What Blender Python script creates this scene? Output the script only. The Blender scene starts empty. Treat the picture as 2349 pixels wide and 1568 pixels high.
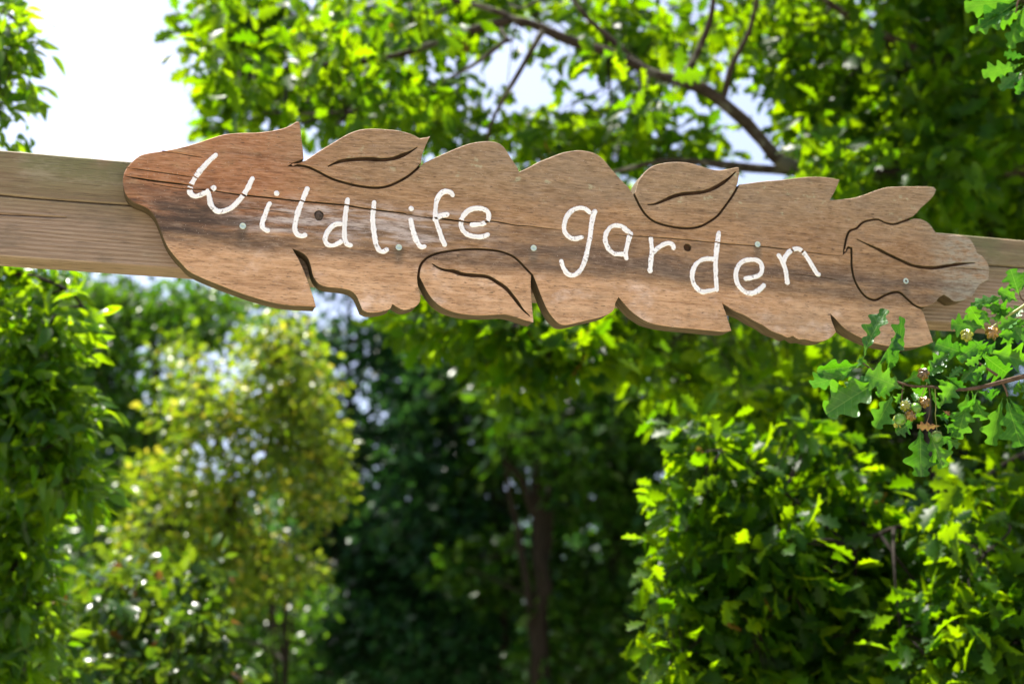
import bpy, bmesh, math, random
import numpy as np
from mathutils import Vector, Matrix, noise
from mathutils.geometry import delaunay_2d_cdt

random.seed(11)
rng = np.random.default_rng(11)
S = bpy.context.scene
COL = S.collection
R = math.radians

# ------------------------------------------------------------------ camera
PITCH = R(13.2)
CAM = np.array([0.0, 0.0, 1.6])
cd = bpy.data.cameras.new('camera')
cam = bpy.data.objects.new('camera', cd)
COL.objects.link(cam)
cam.location = CAM
cam.rotation_euler = (R(90) + PITCH, 0, 0)
cd.lens = 50
cd.sensor_width = 36
cd.clip_end = 2000
cd.dof.use_dof = True
cd.dof.focus_distance = 3.05
cd.dof.aperture_fstop = 2.3
S.camera = cam

# ------------------------------------------------------------------ sky and sun
SUN_AZ, SUN_EL = R(-48), R(71)
W = bpy.data.worlds.new('World')
S.world = W
W.use_nodes = True
wn = W.node_tree
bg = wn.nodes['Background']
sky = wn.nodes.new('ShaderNodeTexSky')
sky.sky_type = 'NISHITA'
sky.sun_disc = False
sky.sun_elevation = SUN_EL
sky.sun_rotation = SUN_AZ
sky.air_density = 0.5
sky.dust_density = 4.0
sky.ozone_density = 1.0
wn.links.new(sky.outputs[0], bg.inputs[0])
bg.inputs[1].default_value = 0.12
sd = bpy.data.lights.new('sun', 'SUN')
sd.energy = 5.0
sd.angle = R(0.53)
sd.color = (1.0, 0.95, 0.86)
sun = bpy.data.objects.new('sun', sd)
COL.objects.link(sun)
sdir = Vector((math.sin(SUN_AZ) * math.cos(SUN_EL), math.cos(SUN_AZ) * math.cos(SUN_EL), math.sin(SUN_EL)))
sun.rotation_euler = (-sdir).to_track_quat('-Z', 'Y').to_euler()
sun.location = (-6, 10, 14)
S.view_settings.view_transform = 'Standard'
S.view_settings.look = 'None'
S.view_settings.gamma = 1
S.view_settings.use_curve_mapping = False
S.view_settings.exposure = 1.85
S.render.engine = 'CYCLES'
S.cycles.max_bounces = 10
S.cycles.diffuse_bounces = 5
S.cycles.transmission_bounces = 8
S.cycles.transparent_max_bounces = 8
S.cycles.sample_clamp_indirect = 6
S.cycles.use_denoising = True

# ------------------------------------------------------------------ placement helpers
FPX = 2349 * 50 / 36
FWD = np.array([0, math.cos(PITCH), math.sin(PITCH)])
UPV = np.array([0, -math.sin(PITCH), math.cos(PITCH)])
RGT = np.array([1.0, 0, 0])


def ray(px, py):
    return FWD + RGT * (px - 1174.5) / FPX + UPV * (783.5 - py) / FPX


def P(px, py, d):
    return CAM + ray(px, py) * d


def pix(p):
    q = np.asarray(p) - CAM
    d = q @ FWD
    return 1174.5 + FPX * (q @ RGT) / d, 783.5 - FPX * (q @ UPV) / d, d


TH = R(15)
EU = np.array([math.cos(TH), math.sin(TH), 0])
NV = np.array([math.sin(TH), -math.cos(TH), 0])
SIGN0 = np.array([0.0, 3.0, 2.47])


def uv(px, py):                       # a point on the front plane of the sign, in the sign's own frame
    r = ray(px, py)
    t = ((SIGN0 - CAM) @ NV) / (r @ NV)
    q = CAM + r * t - SIGN0
    return (float(q @ EU), float(q[2]))


def R1(p): return (234.9 + .3295 * p[0], 234.9 + .3295 * p[1])
def R2(p): return (892.6 + .3296 * p[0], 281.9 + .3296 * p[1])
def R3(p): return (1409.4 + .4 * p[0], 328.9 + .4 * p[1])
def R4(p): return (1832.2 + .3475 * p[0], 582.6 + .3475 * p[1])


def tag(o, label=None, cat=None, group=None, kind=None):
    if label: o['label'] = label
    if cat: o['category'] = cat
    if group: o['group'] = group
    if kind: o['kind'] = kind
    return o


def empty(name, loc, rz=0.0):
    o = bpy.data.objects.new(name, None)
    COL.objects.link(o)
    o.location = loc
    o.rotation_euler = (0, 0, rz)
    o.empty_display_size = 0.1
    return o


def link(name, me, mat, parent=None, world=False):
    """link ME as ONE object; world=True: its coordinates are world ones although it has a parent"""
    o = bpy.data.objects.new(name, me)
    COL.objects.link(o)
    if mat is not None:
        me.materials.clear()
        for m in (mat if isinstance(mat, (list, tuple)) else [mat]):
            me.materials.append(m)
    if parent is not None:
        o.parent = parent
        if world:
            o.matrix_parent_inverse = Matrix.Translation(-parent.location)
    return o


def mesh_np(name, V, F, smooth=False):
    """V (n,3); F (m,3) or (m,4)"""
    V = np.asarray(V, dtype=np.float32)
    F = np.asarray(F, dtype=np.int32)
    me = bpy.data.meshes.new(name)
    k = F.shape[1]
    me.vertices.add(len(V))
    me.vertices.foreach_set('co', V.ravel())
    me.loops.add(F.size)
    me.loops.foreach_set('vertex_index', F.ravel())
    me.polygons.add(len(F))
    me.polygons.foreach_set('loop_start', np.arange(0, F.size, k, dtype=np.int32))
    me.polygons.foreach_set('loop_total', np.full(len(F), k, dtype=np.int32))
    if smooth:
        me.polygons.foreach_set('use_smooth', np.ones(len(F), dtype=bool))
    me.update(calc_edges=True)
    me.validate()
    return me


# ------------------------------------------------------------------ materials
class Nodes:
    def __init__(self, name):
        self.m = bpy.data.materials.new(name)
        self.m.use_nodes = True
        self.t = self.m.node_tree
        self.t.nodes.clear()
        self.out = self.t.nodes.new('ShaderNodeOutputMaterial')

    def n(self, kind, **kw):
        nd = self.t.nodes.new('ShaderNode' + kind)
        for k, v in kw.items():
            setattr(nd, k, v)
        return nd

    def put(self, sock, v):
        if isinstance(v, bpy.types.NodeSocket):
            self.t.links.new(v, sock)
        elif v is not None:
            sock.default_value = v

    def math(self, op, a, b=None, c=None, clamp=False):
        nd = self.n('Math', operation=op, use_clamp=clamp)
        for s, v in zip(nd.inputs, (a, b, c)):
            self.put(s, v)
        return nd.outputs[0]

    def mapr(self, v, a, b, c=0.0, d=1.0, smooth=True):
        nd = self.n('MapRange', interpolation_type='SMOOTHSTEP' if smooth else 'LINEAR')
        self.put(nd.inputs[0], v)
        for i, x in zip((1, 2, 3, 4), (a, b, c, d)):
            nd.inputs[i].default_value = x
        return nd.outputs[0]

    def mix(self, f, a, b, blend='MIX'):
        nd = self.n('Mix', data_type='RGBA', blend_type=blend)
        self.put(nd.inputs[0], f)
        for s, v in ((nd.inputs[6], a), (nd.inputs[7], b)):
            if isinstance(v, tuple) and len(v) == 3:
                v = (*v, 1)
            self.put(s, v)
        return nd.outputs[2]

    def ramp(self, f, stops):
        nd = self.n('ValToRGB')
        e = nd.color_ramp.elements
        while len(e) < len(stops):
            e.new(0.5)
        for x, (p, c) in zip(e, stops):
            x.position = p
            x.color = (*c, 1)
        self.put(nd.inputs[0], f)
        return nd.outputs[0]

    def noise(self, vec, scale, detail=4, rough=0.55, out=0):
        nd = self.n('TexNoise')
        self.put(nd.inputs['Vector'], vec)
        nd.inputs['Scale'].default_value = scale
        nd.inputs['Detail'].default_value = detail
        nd.inputs['Roughness'].default_value = rough
        return nd.outputs[out]

    def stretch(self, vec, s, loc=(0, 0, 0), rot=(0, 0, 0)):
        nd = self.n('Mapping')
        self.put(nd.inputs[0], vec)
        nd.inputs[1].default_value = loc
        nd.inputs[2].default_value = rot
        nd.inputs[3].default_value = s
        return nd.outputs[0]

    def bsdf(self, col, rough=0.7, spec=0.3, bump=None, bstr=0.3, bdist=0.002):
        b = self.n('BsdfPrincipled')
        self.put(b.inputs['Base Color'], (*col, 1) if isinstance(col, tuple) else col)
        self.put(b.inputs['Roughness'], rough)
        b.inputs['Specular IOR Level'].default_value = spec
        if bump is not None:
            bp = self.n('Bump')
            bp.inputs['Strength'].default_value = bstr
            bp.inputs['Distance'].default_value = bdist
            self.put(bp.inputs['Height'], bump)
            self.t.links.new(bp.outputs[0], b.inputs['Normal'])
        return b

    def done(self, sh):
        self.t.links.new(sh if isinstance(sh, bpy.types.NodeSocket) else sh.outputs[0], self.out.inputs[0])
        return self.m


def mat_plain(name, col, rough=0.7, spec=0.3, scale=30, var=0.35):
    N = Nodes(name)
    tc = N.n('TexCoord').outputs['Object']
    f = N.noise(tc, scale, 5)
    c = N.ramp(f, [(0.3, tuple(x * (1 - var) for x in col)), (0.7, tuple(min(1, x * (1 + var)) for x in col))])
    return N.done(N.bsdf(c, rough, spec, f, 0.4))


SCREWS = [uv(*p) for p in (R1((977, 860)), R1((2063, 1008)), R2((1005, 870)), R3((820, 578)), R3((1670, 788)))]


def mat_board():
    N = Nodes('sign_wood')
    tc = N.n('TexCoord').outputs['Object']
    sep = N.n('SeparateXYZ')
    N.put(sep.inputs[0], tc)
    u, v = sep.outputs[0], sep.outputs[2]
    warp = N.noise(N.stretch(tc, (2, 2, 5)), 1.0, 2)
    # warp the grain a little
    cmb = N.n('CombineXYZ')
    N.put(cmb.inputs[0], u)
    N.put(cmb.inputs[1], sep.outputs[1])
    vw = N.math('MULTIPLY_ADD', warp, 0.03, v)
    N.put(cmb.inputs[2], vw)
    g = cmb.outputs[0]
    grain = N.noise(N.stretch(g, (3.0, 8, 46)), 1.6, 8, 0.70)
    fine = N.noise(N.stretch(g, (20, 40, 190)), 1.5, 5, 0.7)
    pores = N.noise(N.stretch(g, (42, 40, 300)), 1.3, 2, 0.5)
    mott = N.noise(N.stretch(g, (16, 16, 44)), 1.5, 6, 0.72)
    blot = N.noise(N.stretch(tc, (3.2, 3, 6.5)), 1.3, 4, 0.6)
    blot2 = N.noise(N.stretch(tc, (9, 9, 14), (4.3, 0, 1.7)), 1.2, 4, 0.65)
    col = N.ramp(grain, [(0.28, (.120, .062, .027)), (0.5, (.290, .165, .074)), (0.72, (.45, .275, .135))])
    # lower lobes below the crossbeam: cleaner and pinker
    low = N.mapr(N.math('MULTIPLY_ADD', u, 0.022, N.math('MULTIPLY_ADD', blot, 0.07, v)), 0.048, 0.012)
    col = N.mix(N.math('MULTIPLY', low, 0.90), col, N.ramp(grain, [(0.28, (.31, .165, .076)), (0.5, (.52, .310, .162)), (0.72, (.68, .45, .27))]))
    # left end redder
    lf = N.math('MULTIPLY', N.mapr(N.math('MULTIPLY_ADD', blot, 0.40, u), -0.10, -0.42), N.mapr(blot2, 0.25, 0.50))
    lf = N.math('MULTIPLY', lf, N.mapr(v, 0.02, 0.06))
    col = N.mix(N.math('MULTIPLY', lf, 0.85), col, N.ramp(grain, [(0.3, (.22, .075, .026)), (0.6, (.38, .150, .056)), (0.8, (.48, .22, .095))]))
    # pale worn patches low down
    pale = N.math('MULTIPLY', N.mapr(blot2, 0.52, 0.74), low)
    col = N.mix(N.math('MULTIPLY', pale, 0.75), col, (.74, .57, .46))
    # dark weather stain along the letters
    band = N.math('MULTIPLY', N.mapr(v, -0.025, 0.015), N.mapr(N.math('MULTIPLY_ADD', u, 0.03, v), 0.115, 0.055))
    dark = N.math('MULTIPLY', band, N.mapr(N.noise(N.stretch(g, (3, 3, 20), (9, 0, 2)), 1.2, 5, 0.65), 0.34, 0.58))
    col = N.mix(N.math('MULTIPLY', dark, 0.88), col, (.088, .057, .039))
    # greyed upper edges on the right, with lichen
    up = N.math('MULTIPLY', N.mapr(N.math('MULTIPLY_ADD', blot2, 0.14, v), 0.17, 0.30), N.mapr(u, -0.6, 0.1, 0.35, 1.0))
    col = N.mix(N.math('MULTIPLY', up, 0.50), col, (.245, .190, .112))
    lich = N.math('MULTIPLY', N.mapr(N.noise(N.stretch(tc, (22, 22, 30)), 1.4, 3, 0.6), 0.60, 0.70), N.mapr(up, 0.1, 0.9))
    col = N.mix(N.math('MULTIPLY', lich, 0.6), col, (.40, .42, .26))
    # rubbed white paint around the first word
    ww = N.math('MULTIPLY', N.mapr(u, -0.68, -0.50), N.mapr(u, 0.02, -0.16))
    wv = N.math('MULTIPLY', N.mapr(v, 0.015, 0.05), N.mapr(v, 0.135, 0.10))
    wash = N.math('MULTIPLY', N.math('MULTIPLY', ww, wv), N.mapr(N.noise(N.stretch(g, (5, 5, 32), (1, 0, 7)), 1.5, 6, 0.68), 0.44, 0.60))
    col = N.mix(N.math('MULTIPLY', wash, 0.8), col, (.52, .46, .43))
    col = N.mix(N.math('MULTIPLY', N.mapr(mott, 0.52, 0.36), 0.50), col, N.mix(0.55, col, (.085, .05, .028)))
    col = N.mix(N.math('MULTIPLY', N.mapr(mott, 0.52, 0.68), 0.40), col, N.mix(0.5, col, (.62, .47, .33)))
    # grey lichened rim at the right end
    rim = N.math('MULTIPLY', N.mapr(N.math('MULTIPLY_ADD', blot2, 0.16, u), 1.10, 1.19), N.mapr(mott, 0.35, 0.6))
    col = N.mix(N.math('MULTIPLY', rim, 0.8), col, (.30, .29, .23))
    # dark runs below the screws
    for su, sv in SCREWS:
        m = N.math('MULTIPLY', N.mapr(N.math('ABSOLUTE', N.math('SUBTRACT', u, su)), 0.016, 0.002), N.math('MULTIPLY', N.mapr(v, sv + 0.010, sv - 0.004), N.mapr(v, sv - 0.060, sv - 0.012)))
        col = N.mix(N.math('MULTIPLY', m, N.mapr(mott, 0.25, 0.6, 0.35, 0.85)), col, (.075, .058, .038))
    # fine pores and fibres
    col = N.mix(N.math('MULTIPLY', N.mapr(fine, 0.42, 0.70), 0.40), col, N.mix(0.5, col, (.66, .52, .40)))
    col = N.mix(N.math('MULTIPLY', N.mapr(fine, 0.50, 0.32), 0.75), col, N.mix(0.62, col, (.05, .03, .018)))
    col = N.mix(N.math('MULTIPLY', N.mapr(pores, 0.40, 0.31), 0.8), col, (.07, .042, .026))
    # dark weather blotches
    bl3 = N.math('MULTIPLY', N.mapr(N.noise(N.stretch(tc, (4.5, 4, 7), (3.1, 0, 5.2)), 1.6, 5, 0.7), 0.54, 0.70), N.mapr(fine, 0.3, 0.6))
    col = N.mix(N.math('MULTIPLY', bl3, 0.55), col, (.12, .082, .055))
    wz = N.math('MULTIPLY', N.mapr(N.noise(N.stretch(tc, (3.0, 3, 8), (7.7, 0, 3.3)), 1.4, 6, 0.72), 0.46, 0.62), N.mapr(u, -0.45, 0.0))
    col = N.mix(N.math('MULTIPLY', wz, 0.45), col, N.mix(0.5, col, (.20, .165, .125), 'MIX'))
    ls = N.math('MULTIPLY', N.mapr(u, -0.50, -0.66), N.math('MULTIPLY', N.mapr(v, 0.0, 0.03), N.mapr(v, 0.15, 0.07)))
    col = N.mix(N.math('MULTIPLY', ls, N.mapr(N.noise(N.stretch(g, (5, 5, 34), (2, 0, 8)), 1.4, 6, 0.72), 0.40, 0.58)), col, (.060, .040, .028))
    # small pale specks
    vo = N.n('TexVoronoi', feature='F1')
    N.put(vo.inputs['Vector'], N.stretch(tc, (34, 34, 50)))
    spk = N.math('MULTIPLY', N.math('LESS_THAN', vo.outputs['Distance'], 0.15), N.math('GREATER_THAN', vo.outputs['Color'], 0.80))
    col = N.mix(N.math('MULTIPLY', spk, 0.45), col, (.55, .50, .43))
    h = N.math('ADD', N.math('MULTIPLY', fine, 0.5), grain)
    return N.done(N.bsdf(col, N.mapr(grain, 0.2, 0.8, 0.78, 0.6), 0.25, h, 0.8, 0.003))


def mat_edge():
    N = Nodes('weathered_edge')
    tc = N.n('TexCoord').outputs['Object']
    f = N.noise(N.stretch(tc, (10, 60, 14)), 2.0, 5, 0.6)
    c = N.ramp(f, [(0.3, (.050, .036, .018)), (0.55, (.090, .066, .034)), (0.75, (.14, .105, .06))])
    return N.done(N.bsdf(c, 0.85, 0.15, f, 0.5))


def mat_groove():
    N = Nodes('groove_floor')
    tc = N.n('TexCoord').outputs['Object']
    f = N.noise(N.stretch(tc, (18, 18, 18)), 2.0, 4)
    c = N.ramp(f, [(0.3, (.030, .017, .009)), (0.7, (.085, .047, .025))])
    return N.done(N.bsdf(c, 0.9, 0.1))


def mat_beam():
    N = Nodes('beam_wood')
    tc = N.n('TexCoord').outputs['Object']
    sep = N.n('SeparateXYZ')
    N.put(sep.inputs[0], tc)
    u, v = sep.outputs[0], sep.outputs[2]
    grain = N.noise(N.stretch(tc, (0.9, 20, 46)), 1.5, 6, 0.6)
    wv = N.n('TexWave', wave_type='BANDS', bands_direction='Z')
    N.put(wv.inputs[0], N.stretch(tc, (0.12, 1, 1)))
    wv.inputs['Scale'].default_value = 34
    wv.inputs['Distortion'].default_value = 5
    wv.inputs['Detail'].default_value = 2
    wv.inputs['Detail Scale'].default_value = 0.6
    fine = N.noise(N.stretch(tc, (10, 60, 380)), 1.5, 4, 0.6)
    col = N.ramp(grain, [(0.25, (.150, .112, .062)), (0.55, (.235, .182, .105)), (0.8, (.31, .24, .15))])
    col = N.mix(N.math('MULTIPLY', wv.outputs[1], 0.35), col, (.145, .088, .052))
    low = N.mapr(N.math('MULTIPLY_ADD', grain, 0.08, v), 0.135, 0.075)
    col = N.mix(N.math('MULTIPLY', low, 0.65), col, N.ramp(N.math('ADD', N.math('MULTIPLY', grain, .6), N.math('MULTIPLY', wv.outputs[1], .4)),
                                                           [(0.25, (.39, .295, .225)), (0.55, (.31, .222, .155)), (0.85, (.19, .118, .075))]))
    moss = N.math('MULTIPLY', N.mapr(v, 0.08, 0.17), N.mapr(N.noise(N.stretch(tc, (6, 6, 9)), 1.5, 5), 0.38, 0.62))
    col = N.mix(N.math('MULTIPLY', moss, 0.85), col, (.150, .155, .072))
    bl = N.noise(N.stretch(tc, (2.6, 3, 7)), 1.7, 6, 0.7)
    col = N.mix(N.math('MULTIPLY', N.mapr(bl, 0.5, 0.68), 0.5), col, (.12, .10, .07))
    col = N.mix(N.math('MULTIPLY', N.mapr(bl, 0.46, 0.32), 0.35), col, (.42, .36, .27))
    col = N.mix(N.math('MULTIPLY', N.mapr(fine, 0.50, 0.3), 0.7), col, (.07, .045, .028))
    return N.done(N.bsdf(col, 0.78, 0.25, N.math('ADD', fine, grain), 0.8, 0.003))


def mat_paint():
    N = Nodes('white_paint')
    tc = N.n('TexCoord').outputs['Object']
    f = N.noise(tc, 130, 5, 0.65)
    f2 = N.noise(tc, 26, 4, 0.6)
    chips = N.math('MULTIPLY', N.mapr(f, 0.555, 0.62), N.mapr(f2, 0.42, 0.58))
    c = N.ramp(f2, [(0.3, (.70, .70, .69)), (0.6, (.83, .83, .82))])
    c = N.mix(N.math('MULTIPLY', chips, 0.75), c, (.20, .17, .14))
    return N.done(N.bsdf(c, 0.5, 0.4, N.math('ADD', f, f2), 0.5, 0.002))


def mat_leaf(name, dark, light, trans, tf=0.45, rough=0.42, spec=0.5, odd=None, odd_at=0.985, veins=False, bump=0.0):
    """two-sided leaf: glossy surface and light that passes through; every leaf its own shade"""
    N = Nodes(name)
    r1 = N.n('NewGeometry').outputs['Random Per Island']
    r2 = N.n('ObjectInfo').outputs['Random']
    r = N.math('FRACT', N.math('ADD', r1, N.math('MULTIPLY', r2, 7.31)))
    r3 = N.math('FRACT', N.math('MULTIPLY', r, 17.77))
    col = N.mix(r, dark, light)
    tcol = N.mix(r3, trans, tuple(x * y for x, y in zip(trans, (0.32, 0.52, 0.5))))
    if odd:
        k = N.math('GREATER_THAN', r3, odd_at)
        col = N.mix(k, col, odd)
        tcol = N.mix(k, tcol, odd)
    tc = N.n('TexCoord').outputs['Object']
    h = None
    if veins:
        sep = N.n('SeparateXYZ')
        N.put(sep.inputs[0], tc)
        ax = N.math('ABSOLUTE', sep.outputs[0])
        mid = N.mapr(ax, 0.014, 0.004)
        q = N.math('FRACT', N.math('MULTIPLY', N.math('SUBTRACT', sep.outputs[1], N.math('MULTIPLY', ax, 0.75)), 8.0))
        side = N.mapr(N.math('ABSOLUTE', N.math('SUBTRACT', q, 0.5)), 0.07, 0.02)
        vn = N.math('MAXIMUM', mid, N.math('MULTIPLY', side, 0.6))
        col = N.mix(N.math('MULTIPLY', vn, 0.75), col, (.16, .32, .05))
        tcol = N.mix(N.math('MULTIPLY', vn, 0.4), tcol, (.10, .22, .01))
        nz = N.noise(tc, 9, 4)
        col = N.mix(N.math('MULTIPLY', N.mapr(nz, 0.35, 0.7), 0.45), col, dark)
        h = N.math('SUBTRACT', nz, vn)
    b = N.bsdf(col, rough, spec, h, 0.25, 0.02)
    tr = N.n('BsdfTranslucent')
    N.put(tr.inputs[0], tcol)
    mx = N.n('MixShader')
    mx.inputs[0].default_value = tf
    N.t.links.new(b.outputs[0], mx.inputs[1])
    N.t.links.new(tr.outputs[0], mx.inputs[2])
    return N.done(mx)


def mat_bark(name, dark, light, spots=None):
    N = Nodes(name)
    tc = N.n('TexCoord').outputs['Object']
    f = N.noise(N.stretch(tc, (1, 1, 0.6)), 38, 6, 0.65)
    c = N.ramp(f, [(0.3, dark), (0.7, light)])
    if spots:
        c = N.mix(N.math('MULTIPLY', N.mapr(N.noise(tc, 9, 4), 0.52, 0.62), 0.7), c, spots)
    return N.done(N.bsdf(c, 0.9, 0.15, f, 0.8, 0.01))


M_BOARD, M_EDGE, M_GROOVE, M_BEAM, M_PAINT = mat_board(), mat_edge(), mat_groove(), mat_beam(), mat_paint()
N = Nodes('zinc_screw')
M_SCREW = N.done(N.bsdf((.50, .60, .55), 0.5, 0.5))
N.m.node_tree.nodes['Principled BSDF'].inputs['Metallic'].default_value = 0.55
M_SOCKET = mat_plain('screw_socket', (.035, .04, .036), 0.8)
M_KNOT = mat_plain('knot_wood', (.06, .045, .035), 0.8, 0.2, 160, 0.6)
M_BARK = mat_bark('oak_bark', (.018, .013, .009), (.050, .039, .026), (.11, .11, .08))
M_BARKD = mat_bark('dark_bark', (.009, .007, .005), (.028, .022, .016))
M_TWIG = mat_bark('twig_bark', (.050, .032, .020), (.13, .088, .055))
M_STALK = mat_plain('green_stalk', (.20, .22, .05), 0.5)

M_OAK = mat_leaf('oak_leaf', (.006, .036, .002), (.017, .056, .003), (.29, .46, .001), 0.52, 0.42, 0.14, (.20, .12, .02), 0.996)
M_OAKN = mat_leaf('oak_leaf_near', (.006, .052, .003), (.036, .165, .008), (.13, .36, .004), 0.36, 0.34, 0.42, None, 0.99, True)
M_OAKP = mat_leaf('oak_leaf_underside', (.022, .095, .016), (.045, .145, .026), (.13, .33, .010), 0.35, 0.6, 0.06, None, 0.99, True)
M_DRY = mat_leaf('dry_leaf', (.26, .13, .06), (.36, .19, .10), (.35, .18, .05), 0.3, 0.6, 0.2, None, 0.99, True)
M_CHERRY = mat_leaf('cherry_leaf', (.014, .060, .004), (.045, .115, .006), (.32, .50, .002), 0.52, 0.28, 0.34)
M_BUSH = mat_leaf('bush_leaf', (.012, .050, .006), (.032, .080, .008), (.18, .27, .006), 0.36, 0.28, 0.40, (.18, .09, .02), 0.98)
M_HAW = mat_leaf('hawthorn_leaf', (.022, .062, .005), (.060, .110, .008), (.34, .44, .008), 0.44, 0.34, 0.30, (.42, .40, .03), 0.90)
M_WOOD = mat_leaf('woodland_leaf', (.010, .046, .005), (.032, .080, .009), (.13, .26, .006), 0.38, 0.30, 0.18)
M_WOODB = mat_leaf('blue_green_leaf', (.008, .040, .012), (.022, .072, .022), (.07, .18, .025), 0.36, 0.32, 0.18)


# ------------------------------------------------------------------ ground
def ground():
    n = 60
    xs = np.sign(np.linspace(-1, 1, n)) * np.abs(np.linspace(-1, 1, n)) ** 3 * 600
    V = []
    for y in xs:
        for x in xs:
            r = math.hypot(x, y)
            z = 0.10 * noise.noise((x * .15, y * .15, 0)) * min(1, max(0, (r - 5) / 10))
            V.append((x, y, z))
    F = [(j * n + i, j * n + i + 1, (j + 1) * n + i + 1, (j + 1) * n + i) for j in range(n - 1) for i in range(n - 1)]
    Nn = Nodes('meadow')
    tc = Nn.n('TexCoord').outputs['Object']
    f = Nn.noise(tc, 1.1, 8, 0.7)
    c = Nn.ramp(f, [(0.3, (.045, .065, .02)), (0.55, (.085, .11, .035)), (0.75, (.15, .14, .06))])
    tag(link('ground', mesh_np('ground', V, F, True), Nn.done(Nn.bsdf(c, 0.95, 0.1, f, 0.8, 0.05))), kind='structure')
    # an unseen pale gravel track through the gateway, added to bounce sunlight
    V, F = [], []
    m = 50
    for i in range(m):
        y = -1.5 + i * 0.6
        cx = 0.25 * math.sin(y * .12)
        w = 1.25
        for s in np.linspace(-1, 1, 7):
            V.append((cx + s * w + .06 * noise.noise((s * 3, y, 4)), y, 0.11 + .012 * noise.noise((s * 2, y * 2, 1)) - 0.09 * abs(s) ** 6))
    F = [(i * 7 + j, i * 7 + j + 1, (i + 1) * 7 + j + 1, (i + 1) * 7 + j) for i in range(m - 1) for j in range(6)]
    Nn = Nodes('gravel')
    tc = Nn.n('TexCoord').outputs['Object']
    f = Nn.noise(tc, 60, 6, 0.7)
    c = Nn.ramp(f, [(0.3, (.34, .29, .23)), (0.7, (.54, .48, .40))])
    # open gravel behind the camera, added out of view to bounce sunlight onto the sign
    Vy, Fy = [], []
    ny = 40
    for j in range(ny):
        for i in range(ny):
            x, y = -30 + 60 * i / (ny - 1), 0.6 - 45 * j / (ny - 1)
            edge = min(1, max(0, (30 - abs(x)) / 3), max(0, (0.7 - y) / 0.8), max(0, (y + 44.3) / 3))
            Vy.append((x + .3 * noise.noise((y * .3, x * .3, 2)), y + .3 * noise.noise((y * .3, x * .3, 5)), -0.05 + 0.14 * edge + .01 * noise.noise((x, y, 3))))
    Fy = [(j * ny + i, (j + 1) * ny + i, (j + 1) * ny + i + 1, j * ny + i + 1) for j in range(ny - 1) for i in range(ny - 1)]
    gm = Nn.m
    tag(link('bounce_yard', mesh_np('bounce_yard', Vy, Fy, True), gm), kind='structure')
    tag(link('path', mesh_np('path', V, F, True), Nn.done(Nn.bsdf(c, 0.95, 0.1, f, 0.9, 0.02))), kind='structure')


ground()


# ------------------------------------------------------------------ outline helpers
def smooth_path(pts, closed=False, step=0.006, corner=42):
    """Catmull-Rom through PTS, sharp where the outline turns by more than CORNER degrees"""
    pts = [np.array(p, float) for p in pts]
    n = len(pts)
    out = []

    def is_corner(i):
        if not closed and i in (0, n - 1):
            return True
        a, b, c = pts[i - 1], pts[i], pts[(i + 1) % n]
        d1, d2 = b - a, c - b
        if np.linalg.norm(d1) < 1e-9 or np.linalg.norm(d2) < 1e-9:
            return True
        cs = d1 @ d2 / np.linalg.norm(d1) / np.linalg.norm(d2)
        return math.degrees(math.acos(max(-1, min(1, cs)))) > corner
    cor = [is_corner(i) for i in range(n)]
    for i in range(n if closed else n - 1):
        p1, p2 = pts[i], pts[(i + 1) % n]
        L = np.linalg.norm(p2 - p1)
        if L < 1e-6:
            continue
        p0 = pts[i - 1] if not cor[i] else p1 - (p2 - p1)
        p3 = pts[(i + 2) % n] if not cor[(i + 1) % n] else p2 + (p2 - p1)
        m1 = (p2 - p0) / 2
        m2 = (p3 - p1) / 2
        for m in (m1, m2):
            l = np.linalg.norm(m)
            if l > L * 1.1:
                m *= L * 1.1 / l
        k = max(1, int(L / step))
        for j in range(k):
            t = j / k
            out.append((2 * t**3 - 3 * t**2 + 1) * p1 + (t**3 - 2 * t**2 + t) * m1 + (-2 * t**3 + 3 * t**2) * p2 + (t**3 - t**2) * m2)
    if not closed:
        out.append(pts[-1])
    return [tuple(p) for p in out]


def area(p):
    return 0.5 * sum(a[0] * b[1] - b[0] * a[1] for a, b in zip(p, p[1:] + p[:1]))


def inset(p, d):
    if area(p) < 0:
        p = p[::-1]
    n = len(p)
    out = []
    for i in range(n):
        a, b, c = (np.array(p[k % n]) for k in (i - 1, i, i + 1))
        t1, t2 = b - a, c - b
        t1 = t1 / (np.linalg.norm(t1) + 1e-12)
        t2 = t2 / (np.linalg.norm(t2) + 1e-12)
        nn = np.array([-t1[1] - t2[1], t1[0] + t2[0]])
        l = np.linalg.norm(nn)
        nn = nn / l if l > 0.2 else np.array([-t1[1], t1[0]])
        k = 1 / max(0.5, nn @ np.array([-t1[1], t1[0]]))
        out.append(tuple(b + nn * d * k))
    return out


def slot(pts, width, step=0.006, taper=True):
    """closed outline of a groove WIDTH wide along PTS; width may be a list"""
    c = smooth_path(pts, False, step, 70)
    n = len(c)
    L, Rr = [], []
    for i, p in enumerate(c):
        a, b = np.array(c[max(0, i - 1)]), np.array(c[min(n - 1, i + 1)])
        t = b - a
        t /= np.linalg.norm(t) + 1e-12
        nn = np.array([-t[1], t[0]])
        s = i / max(1, n - 1)
        w = width * (min(1, 0.25 + 4 * s, 0.25 + 4 * (1 - s)) if taper else 1) * 0.5
        w *= 1 + 0.22 * noise.noise((p[0] * 60, p[1] * 60, 3))
        L.append(tuple(np.array(p) + nn * w))
        Rr.append(tuple(np.array(p) - nn * w))
    return L + Rr[::-1]


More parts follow.
